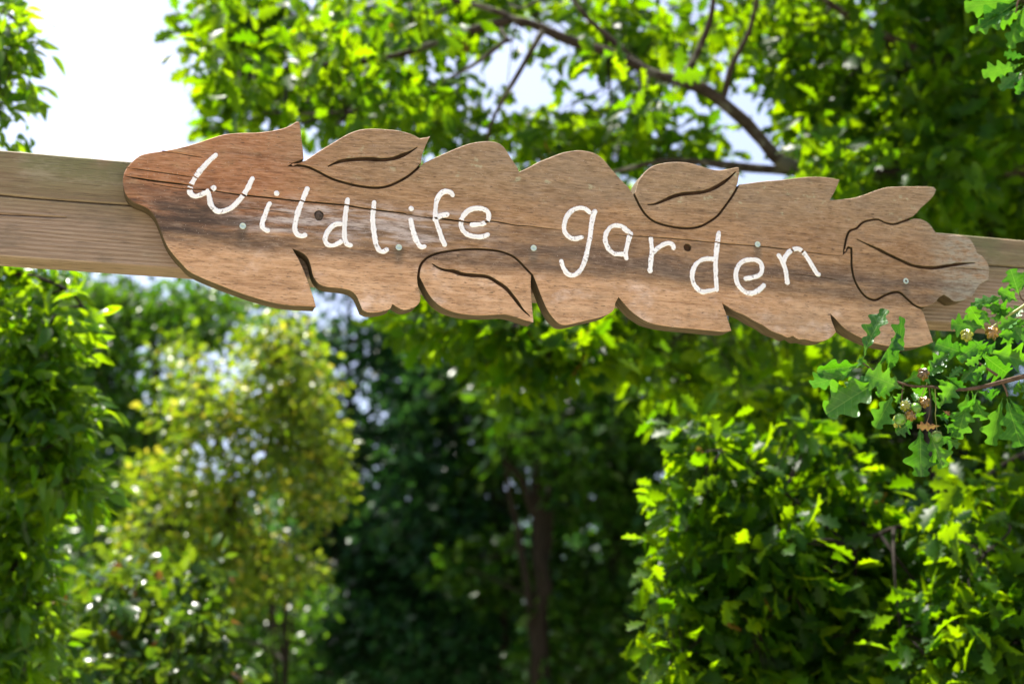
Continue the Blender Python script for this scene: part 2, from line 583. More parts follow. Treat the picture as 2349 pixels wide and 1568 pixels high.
def inside(pt, lp):
    x, y = pt
    L = np.asarray(lp)
    x1, y1 = L[:, 0], L[:, 1]
    x2, y2 = np.roll(x1, -1), np.roll(y1, -1)
    c = (y1 > y) != (y2 > y)
    xi = x1 + (y - y1) / np.where(np.abs(y2 - y1) < 1e-12, 1e-12, y2 - y1) * (x2 - x1)
    return int(np.count_nonzero(c & (x < xi)))


def cap(loops):
    co, ed = [], []
    for lp in loops:
        o = len(co)
        co += [Vector(p) for p in lp]
        ed += [(o + i, o + (i + 1) % len(lp)) for i in range(len(lp))]
    v, e, f, *_ = delaunay_2d_cdt(co, ed, [], 0, 1e-7)
    keep = []
    for t in f:
        c = sum((v[i] for i in t), Vector((0, 0))) / len(t)
        if inside(c, loops[0]) % 2 and not any(inside(c, h) % 2 for h in loops[1:]):
            keep.append(tuple(t))
    return [tuple(p) for p in v], keep


def slab(name, loops, y0, y1, mats, parent, bevel=0.0012, drop_back=False):
    """a flat piece of wood: outline and holes LOOPS in the (u, v) plane, from depth Y0 (front) to Y1, front edges eased"""
    V, F, M = [], [], []
    front = []
    for i, lp in enumerate(loops):
        lp = inset(lp, 0.0)
        fr = inset(lp, bevel if i == 0 else -bevel)
        front.append(fr)
        n = len(lp)
        o = len(V)
        V += [(p[0], y0, p[1]) for p in fr] + [(p[0], y0 + bevel, p[1]) for p in lp] + [(p[0], y1, p[1]) for p in lp]
        for r in (0, 1):
            for k in range(n):
                a, b = o + r * n + k, o + r * n + (k + 1) % n
                q = (a, b, b + n, a + n)
                F.append(q if i == 0 else q[::-1])
                M.append(0 if r == 0 else 1)
    v, t = cap(front)
    o = len(V)
    V += [(p[0], y0, p[1]) for p in v]
    F += [tuple(o + i for i in f) for f in t]
    M += [0] * len(t)
    if not drop_back:
        v, t = cap([inset(lp, 0.0) for lp in loops])
        o = len(V)
        V += [(p[0], y1, p[1]) for p in v]
        F += [tuple(o + i for i in f)[::-1] for f in t]
        M += [1] * len(t)
    me = bpy.data.meshes.new(name)
    me.from_pydata(V, [], F)
    me.update()
    o = link(name, me, mats, parent)
    me.polygons.foreach_set('material_index', M)
    return o


# ------------------------------------------------------------------ the gateway: crossbeam on two posts
gate = tag(empty('timber_gateway', SIGN0, TH), 'weathered timber crossbeam on posts running behind the carved sign', 'gateway')
BT = 0.046                              # depth of the sign's front plane before the beam's face
# corners of the beam's face, measured on its own plane 46 mm behind the sign's face


def uvb(px, py, back=BT):
    r = ray(px, py)
    q0 = SIGN0 - NV * back
    t = ((q0 - CAM) @ NV) / (r @ NV)
    q = CAM + r * t - SIGN0
    return (float(q @ EU), float(q[2]))


zt = np.mean([uvb(x, y)[1] for x, y in ((0, 340), (235, 359.5), (2233, 545), (2349, 551))])
zb = np.mean([uvb(x, y)[1] for x, y in ((235, 602), (393, 610.5), (2133, 741))])
crk = [uvb(*q) for q in ((-260, 424), (-120, 435), (0, 447), (90, 455), (180, 462), (300, 470), (500, 482))]
crk2 = [uvb(*q) for q in ((2040, 585), (2140, 600), (2230, 606), (2320, 612), (2420, 618), (2520, 628))]
crk3 = [uvb(*q) for q in ((-40, 489), (60, 494), (150, 498))]
x0, x1 = -1.78, 1.86
face = [(x0 + (x1 - x0) * t, zb + 0.002 * noise.noise((t * 30, 0, 0))) for t in np.linspace(0, 1, 60)] + \
       [(x0 + (x1 - x0) * t, zt + 0.002 * noise.noise((t * 30, 5, 0))) for t in np.linspace(1, 0, 60)]
bm_ = slab('beam', [face, slot(crk, 0.0026), slot(crk2, 0.003), slot(crk3, 0.0016)], BT, BT + 0.012, [M_BEAM, M_BEAM], gate, 0.003, True)
slab('beam_core', [inset(face, 0.0006)], BT + 0.0118, BT + 0.078, [M_GROOVE, M_BEAM], gate, 0.003)


def box_mesh(name, x0, x1, y0, y1, z0, z1, bev=0.006):
    bm = bmesh.new()
    bmesh.ops.create_cube(bm, size=1)
    for v in bm.verts:
        v.co = ((x0 + x1) / 2 + v.co.x * (x1 - x0), (y0 + y1) / 2 + v.co.y * (y1 - y0), (z0 + z1) / 2 + v.co.z * (z1 - z0))
    bmesh.ops.bevel(bm, geom=bm.edges[:], offset=bev, segments=2, affect='EDGES')
    me = bpy.data.meshes.new(name)
    bm.to_mesh(me)
    bm.free()
    return me


for xc in (-1.68, 1.76):
    link('post', box_mesh('post', xc - 0.075, xc + 0.075, BT + 0.079, BT + 0.229, -2.47, zt + 0.05), M_BEAM, gate)

# ------------------------------------------------------------------ the carved sign
sign = tag(empty('carved_sign', SIGN0, TH), 'long carved brown wooden sign with leaf shapes and white hand-painted words', 'sign')
m1 = [R1(p) for p in ((145, 620), (135, 570), (135, 520), (142, 488), (165, 448), (200, 405), (235, 375), (270, 355), (330, 341), (440, 325), (560, 300), (680, 265),
      (760, 238), (850, 213), (960, 203), (1080, 200), (1180, 188), (1260, 170), (1310, 148), (1350, 124), (1374, 126), (1383, 150), (1393, 230), (1403, 320), (1410, 395))]
l1o = [R1(p) for p in ((1410, 395), (1470, 355), (1540, 310), (1620, 262), (1700, 215), (1790, 182), (1880, 174), (1960, 178), (2040, 185), (2120, 202), (2180, 225), (2210, 242), (2240, 236))] + \
      [R2(p) for p in ((260, 92), (297, 82), (285, 110), (262, 160), (240, 215), (229, 275))]
l1i = [R1(p) for p in ((1410, 395), (1360, 414), (1305, 438), (1350, 436), (1400, 440), (1450, 455), (1520, 490), (1600, 530), (1680, 555), (1760, 575), (1840, 588), (1920, 592), (1990, 580), (2060, 550), (2130, 510), (2190, 460), (2222, 425))] + \
      [R2(p) for p in ((212, 298), (229, 275))]
m2 = [R2(p) for p in ((229, 275), (300, 240), (380, 205), (460, 170), (540, 140), (610, 125), (690, 118), (745, 125), (785, 145), (815, 175), (840, 215), (870, 262), (900, 305), (910, 328),
      (960, 305), (1040, 262), (1120, 230), (1200, 200), (1280, 185), (1340, 183), (1400, 193), (1450, 212), (1500, 250), (1540, 300), (1580, 345), (1620, 390), (1668, 438))] + [R3((110, 282))]
l2o = [R3(p) for p in ((110, 282), (118, 255), (126, 225), (142, 195), (170, 158), (205, 130), (250, 112), (310, 102), (370, 100), (430, 106), (490, 122), (550, 140), (600, 147), (650, 140), (700, 130), (719, 131), (722, 160), (718, 195), (713, 228))]
l2i = [R3(p) for p in ((110, 282), (125, 315), (145, 355), (170, 395), (205, 430), (250, 455), (310, 472), (370, 482), (430, 485), (490, 475), (540, 450), (590, 415), (630, 365), (670, 310), (700, 260), (713, 228))]
m3 = [R3(p) for p in ((713, 228), (760, 222), (850, 210), (950, 202), (1050, 190), (1130, 184), (1200, 186), (1260, 194), (1298, 203), (1290, 230), (1275, 265), (1258, 298), (1245, 318),
      (1310, 312), (1370, 305), (1430, 288), (1490, 265), (1560, 245), (1640, 240), (1720, 240), (1790, 240), (1835, 245), (1851, 262), (1840, 295), (1805, 335), (1765, 370), (1740, 400), (1715, 423))]
l3o = [R3(p) for p in ((1715, 423), (1760, 428), (1800, 448), (1825, 475), (1845, 505), (1870, 515), (1920, 520), (1980, 522), (2040, 540), (2068, 580), (2085, 625), (2120, 648), (2148, 690), (2154, 730), (2150, 785),
      (2110, 805), (2085, 830), (2060, 875), (2030, 895), (1990, 907), (1950, 910), (1920, 890), (1890, 872), (1865, 888), (1840, 918), (1800, 938), (1760, 943))]
l3i = [R3(p) for p in ((1715, 423), (1650, 448), (1600, 462), (1550, 452), (1515, 435), (1460, 440), (1420, 455), (1390, 485), (1350, 500), (1335, 530), (1325, 570), (1316, 628), (1342, 594), (1360, 600), (1361, 650), (1362, 700),
      (1375, 770), (1400, 825), (1430, 865), (1460, 888), (1500, 895), (1550, 870), (1600, 852), (1640, 855), (1680, 890), (1720, 925), (1760, 943))]
m4 = [R3(p) for p in ((1760, 943), (1778, 965), (1792, 1010), (1806, 1050), (1820, 1090), (1836, 1140), (1790, 1158), (1740, 1170), (1660, 1174), (1580, 1166), (1500, 1150), (1430, 1124), (1360, 1090), (1310, 1055), (1275, 1018), (1245, 985),
      (1255, 1020), (1268, 1052), (1279, 1080), (1245, 1116), (1200, 1136), (1150, 1140), (1090, 1126), (1058, 1128), (1025, 1108), (992, 1116), (960, 1100), (900, 1078), (850, 1045), (800, 1020), (740, 985), (680, 960), (628, 925),
      (640, 955), (652, 990), (665, 1030), (679, 1076), (640, 1083), (560, 1078), (480, 1070), (400, 1063), (320, 1055), (240, 1042), (183, 1024))] + \
     [R2(p) for p in ((1730, 1350), (1680, 1312), (1640, 1270), (1600, 1222), (1584, 1250), (1578, 1285), (1560, 1315), (1520, 1340), (1460, 1360), (1390, 1376), (1300, 1398), (1240, 1410), (1200, 1408), (1165, 1388), (1125, 1345), (1090, 1290), (1055, 1210), (1025, 1130), (996, 1055))]
l4i = [R2(p) for p in ((996, 1055), (970, 1030), (940, 998), (900, 956), (850, 920), (780, 894), (690, 881), (600, 877), (500, 880), (400, 893), (320, 910), (260, 940), (225, 978), (210, 1020), (204, 1066))]
l4o = [R2(p) for p in ((996, 1055), (994, 1120), (997, 1200), (1004, 1280), (1010, 1350), (1013, 1393), (975, 1387), (920, 1370), (860, 1350), (800, 1338), (700, 1343), (600, 1343), (500, 1333), (430, 1316), (370, 1290), (320, 1253), (285, 1215), (255, 1170), (230, 1120), (204, 1066))]
m5 = [R2(p) for p in ((204, 1066), (206, 1110), (217, 1165), (228, 1212), (222, 1245), (195, 1278), (150, 1298), (100, 1306), (60, 1290), (28, 1270))] + \
     [R1(p) for p in ((2012, 1438), (1960, 1458), (1890, 1468), (1840, 1464), (1803, 1445), (1785, 1400), (1760, 1345), (1720, 1312), (1650, 1298), (1560, 1288), (1500, 1263), (1462, 1210), (1446, 1150), (1430, 1095), (1400, 1057), (1335, 1025),
      (1365, 1070), (1390, 1120), (1420, 1190), (1445, 1260), (1475, 1345), (1498, 1428), (1440, 1424), (1350, 1420), (1250, 1410), (1150, 1390), (1000, 1345), (850, 1290), (700, 1230), (600, 1180), (540, 1120), (490, 1065), (450, 1010), (420, 950), (390, 870), (360, 800), (320, 750), (270, 722), (210, 698), (168, 660), (145, 620))]
T = lambda L: [uv(*p) for p in L]
m1, l1o, l1i, m2, l2o, l2i, m3, l3o, l3i, m4, l4i, l4o, m5 = map(T, (m1, l1o, l1i, m2, l2o, l2i, m3, l3o, l3i, m4, l4i, l4o, m5))


def chain(*segs):
    out = []
    for s in segs:
        out += smooth_path(s)[:-1]
    return out


GAP = 0.0026
front_loop = inset(chain(m1, l1i, m2, l2i, m3, l3i, m4, l4i, m5), GAP)
back_loop = inset(chain(m1, l1o, m2, l2o, m3, l3o, m4, l4o, m5), 0.0034)
leaves = [chain(l1o, l1i[::-1]), chain(l2o, l2i[::-1]), chain(l3o, l3i[::-1]), chain(l4o, l4i[::-1])]
veins = [
    [R1(p) for p in ((1570, 445), (1610, 425), (1670, 405), (1760, 395), (1850, 393), (1950, 398), (2030, 388), (2100, 362), (2150, 338), (2193, 310))],
    [R3(p) for p in ((190, 350), (230, 347), (280, 328), (340, 302), (400, 288), (470, 282), (530, 272), (590, 245), (640, 212), (675, 182), (697, 160))],
    [R3(p) for p in ((1390, 548), (1440, 572), (1500, 600), (1570, 635), (1640, 668), (1700, 695), (1760, 708), (1830, 712), (1900, 702), (1980, 690), (2070, 683))],
    [R2(p) for p in ((300, 978), (340, 1005), (390, 1022), (450, 1030), (500, 1048), (570, 1058), (640, 1062), (695, 1072), (750, 1105), (810, 1145), (850, 1190), (890, 1240), (930, 1295), (980, 1342))]]
crackA = [R1(p) for p in ((160, 511), (300, 535), (450, 555), (560, 568), (625, 578))]
crackB = [R1(p) for p in ((172, 452), (300, 470), (440, 490), (560, 508), (650, 520))]
crackC = [R1(p) for p in ((350, 565), (500, 590), (600, 602), (720, 605), (830, 622), (950, 640), (1050, 650), (1200, 665), (1380, 685), (1550, 700), (1700, 715), (1850, 740), (1950, 752), (2100, 770), (2281, 795))] + \
         [R2(p) for p in ((120, 635), (220, 650), (300, 660), (400, 668), (480, 680), (560, 690), (640, 690), (720, 682), (800, 695), (880, 710), (960, 715), (1040, 725), (1120, 735), (1200, 745))]
crackD = [R2(p) for p in ((1180, 742), (1300, 770), (1400, 780), (1500, 775), (1600, 785), (1700, 800), (1830, 800), (1980, 800))]
crackE = [R3(p) for p in ((0, 522), (120, 530), (250, 538), (400, 550), (600, 570), (720, 580), (850, 590), (980, 605), (1100, 622), (1200, 634), (1300, 643))]
crackF = [R3(p) for p in ((1385, 650), (1500, 655), (1600, 667), (1650, 672))]
crackG = [R3(p) for p in ((1930, 712), (2030, 716), (2130, 724))]
crackH = [R1(p) for p in ((960, 728), (1100, 742), (1250, 760), (1340, 772))]
crackI = [R3(p) for p in ((1010, 745), (1150, 760), (1280, 782))]
crackJ = [R1(p) for p in ((420, 338), (520, 352), (640, 372), (700, 384))]
cracks = {'A': (crackA, .0036), 'B': (crackB, .0018), 'C': (crackC, .0032), 'E': (crackE, .0019), 'H': (crackH, .0012), 'I': (crackI, .0011), 'J': (crackJ, .0012)}
front_holes = [slot(T(c), w, 0.008) for c, w in cracks.values()]
bolt = uv(*R3((420, 595)))
front_holes.append([(bolt[0] + .0092 * math.cos(a), bolt[1] + .0092 * math.sin(a)) for a in np.linspace(0, 2 * math.pi, 24, endpoint=False)])
knot = uv(*R1((1508, 785)))
front_holes.append([(knot[0] + .0095 * math.cos(a) * (1 + .1 * math.sin(3 * a)), knot[1] + .0115 * math.sin(a)) for a in np.linspace(0, 2 * math.pi, 24, endpoint=False)])
FD = 0.010
slab('board_face', [front_loop] + front_holes, 0.0, FD, [M_BOARD, M_EDGE], sign, 0.0012, True)
slab('board_core', [back_loop], FD - 0.0002, BT - 0.0006, [M_GROOVE, M_EDGE], sign, 0.0008)
for i, lf in enumerate(leaves):
    loops = [inset(lf, GAP), slot(T(veins[i]), 0.0085 if i != 2 else 0.0078, 0.006)]
    if i == 2:
        loops += [slot(T(crackG), .0016)]
    o = slab('carved_leaf', loops, -0.0008, FD - 0.0003, [M_BOARD, M_EDGE], sign, 0.0012, True)
    o['label'] = ['carved leaf outline above the first word', 'carved leaf outline above the second word', 'carved lobed oak leaf at the right end', 'carved leaf outline below the first word'][i]
# knot set in its hole
bm = bmesh.new()
bmesh.ops.create_icosphere(bm, subdivisions=3, radius=1)
for v in bm.verts:
    k = 1 + 0.18 * noise.noise(v.co * 2.5)
    v.co = Vector((knot[0] + v.co.x * .0088 * k, 0.003 + v.co.y * .0045, knot[1] + v.co.z * .0105 * k))
me = bpy.data.meshes.new('knot')
bm.to_mesh(me)
bm.free()
link('knot', me, M_KNOT, sign)

# ------------------------------------------------------------------ white painted letters
crack_pts = []
for c, w in cracks.values():
    q = smooth_path(T(c), False, 0.0015, 80)
    crack_pts += [(p[0], p[1], w) for p in q]
crack_pts = np.array(crack_pts)


def stroke(pts, rad, height=0.0030):
    """one brush stroke: a low rounded ridge of paint with uneven edges, parted where a crack of the board runs through"""
    c = smooth_path(pts, False, 0.0016, 85)
    V, F = [], []
    K = 9
    prev = False
    n = len(c)
    for i, p in enumerate(c):
        if np.any((np.hypot(crack_pts[:, 0] - p[0], crack_pts[:, 1] - p[1]) < 0.45 * crack_pts[:, 2]) & (crack_pts[:, 2] > 0.0017)):
            prev = False
            continue
        a, b = np.array(c[max(0, i - 1)]), np.array(c[min(n - 1, i + 1)])
        t = b - a
        t /= np.linalg.norm(t) + 1e-12
        nn = np.array([-t[1], t[0]])
        e = min(i, n - 1 - i) * 0.0016
        cap = math.sqrt(max(0.0, 1 - (1 - min(1, e / rad)) ** 2)) if e < rad else 1
        cap = max(cap, 0.12)
        r = rad * cap * (1 + .16 * noise.noise((p[0] * 90, p[1] * 90, 7)) + .22 * noise.noise((p[0] * 28, p[1] * 28, 3)))
        base = len(V)
        for k in range(K):
            s = -1 + 2 * k / (K - 1)
            j = 1 + (.22 * noise.noise((p[0] * 230, p[1] * 230, s * 5)) if abs(s) == 1 else 0)
            q = np.array(p) + nn * r * s * j
            hh = height * cap * (math.sqrt(max(0, 1 - s * s)) * (1 - .72 * math.exp(-((s - .1) / .34) ** 2)) + .14 * noise.noise((q[0] * 300, q[1] * 300, 1)))
            V.append((q[0], -hh + (0.0006 if abs(s) == 1 else -0.0004), q[1]))
        if prev:
            for k in range(K - 1):
                F.append((base - K + k, base - K + k + 1, base + k + 1, base + k))
        prev = True
    return V, F


def joined(list_vf):
    V, F = [], []
    for v, f in list_vf:
        o = len(V)
        V += v
        F += [tuple(i + o for i in q) for q in f]
    return V, F


def letter(strokes, ts, rad=0.0062, dot=None, label=None):
    V, F = joined([stroke([uv(*t(p)) for p in s], rad) for s, t in zip(strokes, ts)])
    o = link('painted_letter', mesh_np('painted_letter', V, F, True), M_PAINT, sign)
    o['label'] = label
    if dot:
        c = uv(*dot)
        bm = bmesh.new()
        bmesh.ops.create_uvsphere(bm, u_segments=18, v_segments=8, radius=1)
        for v in bm.verts:
            k = 1 + .12 * noise.noise(v.co * 2 + Vector((c[0] * 50, 0, 0)))
            v.co = (c[0] + v.co.x * .0060 * k, v.co.y * .0028, c[1] + v.co.z * .0060 * k)
        for f in bm.faces:
            f.smooth = True
        me = bpy.data.meshes.new('letter_dot')
        bm.to_mesh(me)
        bm.free()
        link('letter_dot', me, M_PAINT, o)
    return o


L_ = [
    ('white letter W', R1, [((800, 355), (765, 385), (720, 430), (680, 475), (645, 525), (620, 570), (608, 610), (620, 640), (650, 652), (690, 640), (730, 622), (760, 605), (790, 582)),
                  ((738, 625), (745, 660), (752, 700), (772, 735), (805, 757), (850, 753), (895, 733), (940, 693), (985, 638), (1015, 590), (1035, 545), (1052, 515))], None),
    ('white letter i after the capital', R1, [((1172, 690), (1150, 730), (1130, 790), (1112, 840), (1118, 870), (1145, 890), (1165, 882))], R1((1213, 632))),
    ('white letter l before the d', R1, [((1432, 585), (1410, 640), (1385, 700), (1362, 760), (1345, 830), (1340, 880), (1355, 915), (1390, 928), (1425, 915))], None),
    ('white letter d of the first word', R1, [((1675, 845), (1630, 845), (1590, 870), (1560, 915), (1550, 955), (1565, 985), (1600, 995), (1640, 980), (1680, 955)),
                  ((1710, 660), (1700, 720), (1690, 800), (1685, 880), (1688, 950), (1705, 985), (1745, 995))], None),
    ('white letter l after the d', R1, [((1893, 680), (1888, 740), (1882, 800), (1888, 880), (1900, 960), (1915, 1010), (1940, 1036), (1970, 1030), (1990, 1012))], None),
    ('white letter i before the f', R1, [((2145, 800), (2155, 860), (2175, 930), (2200, 985), (2225, 1005), (2255, 995))], R1((2150, 738))),
    ('white letter f', R2, [((450, 515), (430, 485), (395, 475), (360, 490), (335, 530), (325, 580), (322, 640), (330, 690), (350, 750), (370, 810), (395, 860)),
                  ((306, 682), (340, 652), (380, 640), (420, 632))], None),
    ('white letter e of the first word', R2, [((560, 710), (610, 705), (660, 698), (690, 668), (690, 625), (660, 600), (610, 592), (560, 605), (520, 640), (500, 690), (510, 740), (545, 775), (600, 790), (650, 790), (700, 770))], None),
    ('white letter g', R2, [((1408, 632), (1370, 600), (1330, 590), (1280, 605), (1240, 645), (1220, 700), (1220, 750), (1250, 790), (1290, 805), (1355, 790)),
                  ((1437, 600), (1420, 650), (1408, 710), (1400, 780), (1385, 860), (1370, 930), (1345, 1000), (1310, 1045), (1275, 1060), (1240, 1045), (1210, 1000), (1195, 945))], None),
    ('white letter a', R2, [((1680, 762), (1650, 745), (1620, 720), (1580, 712), (1540, 725), (1510, 770), (1505, 820), (1525, 870), (1560, 905), (1600, 912), (1645, 908)),
                  ((1688, 755), (1670, 800), (1655, 860), (1645, 910), (1655, 955))], None),
    ('white letter r', R2, [((1820, 785), (1825, 840), (1830, 890), (1822, 950), (1818, 1000), (1815, 1045)), ((1832, 905), (1870, 870), (1910, 845), (1950, 835), (1975, 850), (1982, 885))], None),
    ('white letter d of the second word', R3, [((580, 665), (545, 660), (505, 665), (470, 690), (448, 735), (448, 780), (465, 820), (500, 848), (540, 845), (585, 835)), ((600, 500), (592, 560), (585, 620), (580, 690), (582, 760), (588, 850))], None),
    ('white letter e of the second word', R3, [((740, 775), (790, 768), (835, 750), (847, 715), (835, 680), (800, 665), (750, 670), (715, 695), (697, 745), (705, 800), (735, 840), (775, 858), (820, 845), (865, 805))], None),
    ('white letter n', R3, [((935, 630), (960, 670), (980, 720), (988, 770), (993, 810)), ((966, 690), (980, 650), (1010, 615), (1050, 602), (1080, 620), (1110, 660), (1140, 710), (1165, 748), (1183, 746))], None)]
for lab, t, st, dot in L_:
    letter(st, [t] * len(st), 0.0057, dot, lab)

# ------------------------------------------------------------------ screws


def screw(px):
    c = uv(*px)
    bm = bmesh.new()
    seg = 20
    prof = [(0.0, 0.0012), (.0032, 0.0012), (.0034, -.0012), (.0054, -.0020), (.0068, -.0008), (.0069, .001)]
    rings = []
    for r, y in prof:
        rings.append([bm.verts.new((c[0] + r * math.cos(a), y, c[1] + r * math.sin(a))) for a in np.linspace(0, 2 * math.pi, seg, endpoint=False)] if r > 0 else [bm.verts.new((c[0], y, c[1]))])
    for i in range(len(rings) - 1):
        A, B = rings[i], rings[i + 1]
        for k in range(seg):
            if len(A) == 1:
                f = bm.faces.new((A[0], B[k], B[(k + 1) % seg]))
                f.material_index = 1
            else:
                f = bm.faces.new((A[k], B[k], B[(k + 1) % seg], A[(k + 1) % seg]))
                f.material_index = 1 if i < 2 else 0
    bmesh.ops.recalc_face_normals(bm, faces=bm.faces)
    me = bpy.data.meshes.new('screw')
    bm.to_mesh(me)
    bm.free()
    o = link('screw', me, [M_SCREW, M_SOCKET], sign)
    o.location.y = -0.0016
    return o


for p in (R1((977, 860)), R1((2063, 1008)), R2((1005, 870)), R3((820, 578)), R3((1670, 788))):
    screw(p)


# ------------------------------------------------------------------ plants: helpers
def tube(pts, radii, sides=7, cap=True):
    pts = np.asarray(pts, float)
    n = len(pts)
    V = []
    ref = np.array([0.3, 0.5, 0.8])
    for i in range(n):
        t = pts[min(n - 1, i + 1)] - pts[max(0, i - 1)]
        t /= np.linalg.norm(t) + 1e-12
        a = np.cross(t, ref)
        a /= np.linalg.norm(a) + 1e-12
        b = np.cross(t, a)
        for k in range(sides):
            w = 2 * math.pi * k / sides
            V.append(pts[i] + radii[i] * (math.cos(w) * a + math.sin(w) * b))
    F = [(i * sides + k, i * sides + (k + 1) % sides, (i + 1) * sides + (k + 1) % sides, (i + 1) * sides + k) for i in range(n - 1) for k in range(sides)]
    if cap:
        V.append(pts[-1])
        F += [((n - 1) * sides + k, (n - 1) * sides + (k + 1) % sides, len(V) - 1, len(V) - 1) for k in range(0)]
    return np.array(V), F


def spline3(pts, k=8):
    pts = [np.asarray(p, float) for p in pts]
    out = []
    n = len(pts)
    for i in range(n - 1):
        p0 = pts[i - 1] if i else 2 * pts[0] - pts[1]
        p1, p2 = pts[i], pts[i + 1]
        p3 = pts[i + 2] if i + 2 < n else 2 * pts[-1] - pts[-2]
        for j in range(k):
            t = j / k
            out.append(0.5 * (2 * p1 + (p2 - p0) * t + (2 * p0 - 5 * p1 + 4 * p2 - p3) * t * t + (3 * p1 - p0 - 3 * p2 + p3) * t**3))
    out.append(pts[-1])
    return np.array(out)


def limb(name, pts, r0, r1, mat, parent, k=6, sides=8, wob=0.25):
    c = spline3(pts, k)
    s = np.linspace(0, 1, len(c))
    rad = r0 + (r1 - r0) * s
    rad = rad * np.array([1 + wob * noise.noise(Vector(p) * 6) for p in c])
    c = c + np.array([[noise.noise(Vector(p) * 3.1 + Vector((q * 9, 0, 0))) * r0 * 0.7 for q in range(3)] for p in c])
    V, F = tube(c, rad, sides)
    o = link(name, mesh_np(name, V, F, True), mat, parent, True)
    return o, c


def leaf_tmpl(kind, n, fold=0.22, bend=0.25):
    """leaf of length 1 along +Y, top side +Z: verts, triangles"""
    V, F = [], []
    ts = np.linspace(0, 1, n)
    for t in ts:
        if kind == 'oak':
            env = math.sin(math.pi * (0.05 + 0.92 * t) ** 1.45) ** 0.7
            lob = 0.72 + 0.28 * math.cos(2 * math.pi * 4.0 * t)
            w = 0.33 * env * lob
        elif kind == 'lance':
            w = 0.19 * math.sin(math.pi * t ** 0.85) ** 0.85
        else:
            w = 0.27 * math.sin(math.pi * t ** 0.9) ** 0.8
        z = -bend * t * t
        w = max(w, 0.012)
        yo = 0.05 if kind == 'oak' else 0.0
        V += [(-w, t + yo * w / 0.3, z + fold * w), (0, t, z), (w, t + yo * w / 0.3, z + fold * w)]
    for i in range(n - 1):
        a = i * 3
        for s in (0, 1):
            q = (a + s, a + s + 1, a + s + 4, a + s + 3)
            F += [(q[0], q[1], q[2]), (q[0], q[2], q[3])]
    return np.array(V), np.array(F)


def frames(d, nrm):
    d = d / (np.linalg.norm(d, axis=1, keepdims=True) + 1e-9)
    x = np.cross(d, nrm)
    x /= np.linalg.norm(x, axis=1, keepdims=True) + 1e-9
    z = np.cross(x, d)
    return x, d, z


def cloud_mesh(name, tm, pos, d, nrm, sc):
    V0, F0 = tm
    x, y, z = frames(d, nrm)
    B = np.stack([x, y, z], 1) * sc[:, None, None]
    V = pos[:, None, :] + np.einsum('kj,njc->nkc', V0, B)
    F = F0[None] + (np.arange(len(pos)) * len(V0))[:, None, None]
    return mesh_np(name, V.reshape(-1, 3), F.reshape(-1, 3))


def rnd_unit(n):
    v = rng.normal(size=(n, 3))
    return v / np.linalg.norm(v, axis=1, keepdims=True)


def clusters(blobs, gap_scale=1.6, gap=0.0, seed=0.0):
    """twig ends inside lumps given as (px, py, rx, ry, depth, half depth, count)"""
    out = []
    for px, py, rx, ry, d, dd, n in blobs:
        c = 0
        tries = 0
        while c < n and tries < n * 6:
            tries += 1
            a = rng.uniform(0, 2 * math.pi)
            r = math.sqrt(rng.uniform(0, 1))
            q = P(px + rx * r * math.cos(a), py + ry * r * math.sin(a), d + dd * rng.uniform(-1, 1))
            if noise.noise(Vector(q) * gap_scale + Vector((seed, 0, 0))) < gap:
                continue
            out.append(q)
            c += 1
    return np.array(out)


def leaves_on(cl, per, spread, size, droop=0.3, flat=0.6, var=0.3, hang=0.0):
    n = len(cl) * per
    ci = np.repeat(np.arange(len(cl)), per)
    off = rnd_unit(n) * (rng.uniform(0.15, 1, (n, 1)) * spread)
    off[:, 2] *= 0.75
    pos = cl[ci] + off
    d = off / spread + rnd_unit(n) * 0.6 + np.array([0, 0, -droop])
    if hang:
        d = d * (1 - hang) + np.array([0, 0, -1]) * hang * 1.4
    nrm = np.array([0, 0, flat]) + rnd_unit(n) * 0.9
    if hang:
        nrm = rnd_unit(n) + np.array([0, -0.5, 0.5])
    sc = size * (1 + var * rng.uniform(-1, 1, n))
    return pos, d, nrm, sc


def in_sign(px, py):
    top = 340 + 0.0908 * px - 60 * ((px > 280) & (px < 2150))
    bot = 602 + 0.0732 * (px - 235) + 60 * ((px > 400) & (px < 2100))
    return (py > top) & (py < bot)


def tree_leaves(root, mat, tm_part, tm_mass, data, n_parts=300, names=('leaf', 'foliage')):
    """the leaves that show largest as parts of their own, the rest as one mass"""
    pos, d, nrm, sc = data
    idx = np.zeros(0, int)
    if n_parts:
        px, py, dep = pix_many(pos)
        ok = (px > 5) & (px < 2344) & (py > 5) & (py < 1560) & ~in_sign(px, py)
        vis = sc / dep * ok
        idx = np.argsort(-vis)[:n_parts]
        idx = idx[ok[idx]]
        x, y, z = frames(d[idx], nrm[idx])
        me0 = mesh_np(names[0], tm_part[0], tm_part[1], True)
        me0.materials.append(mat)
        inv = Matrix.Translation(-root.location)
        for k, i in enumerate(idx):
            o = bpy.data.objects.new(names[0], me0)
            COL.objects.link(o)
            o.parent = root
            o.matrix_parent_inverse = inv
            s = float(sc[i])
            Mx = Matrix(np.stack([x[k] * s, y[k] * s, z[k] * s], 1).tolist()).to_4x4()
            Mx.translation = Vector(pos[i])
            o.matrix_basis = Mx
    rest = np.setdiff1d(np.arange(len(pos)), idx)
    me = cloud_mesh(names[1], tm_mass, pos[rest], d[rest], nrm[rest], sc[rest])
    tag(link(names[1], me, mat, root, True), kind='stuff')


def pix_many(p):
    q = p - CAM
    dep = q @ FWD
    return 1174.5 + FPX * (q @ RGT) / dep, 783.5 - FPX * (q @ UPV) / dep, dep


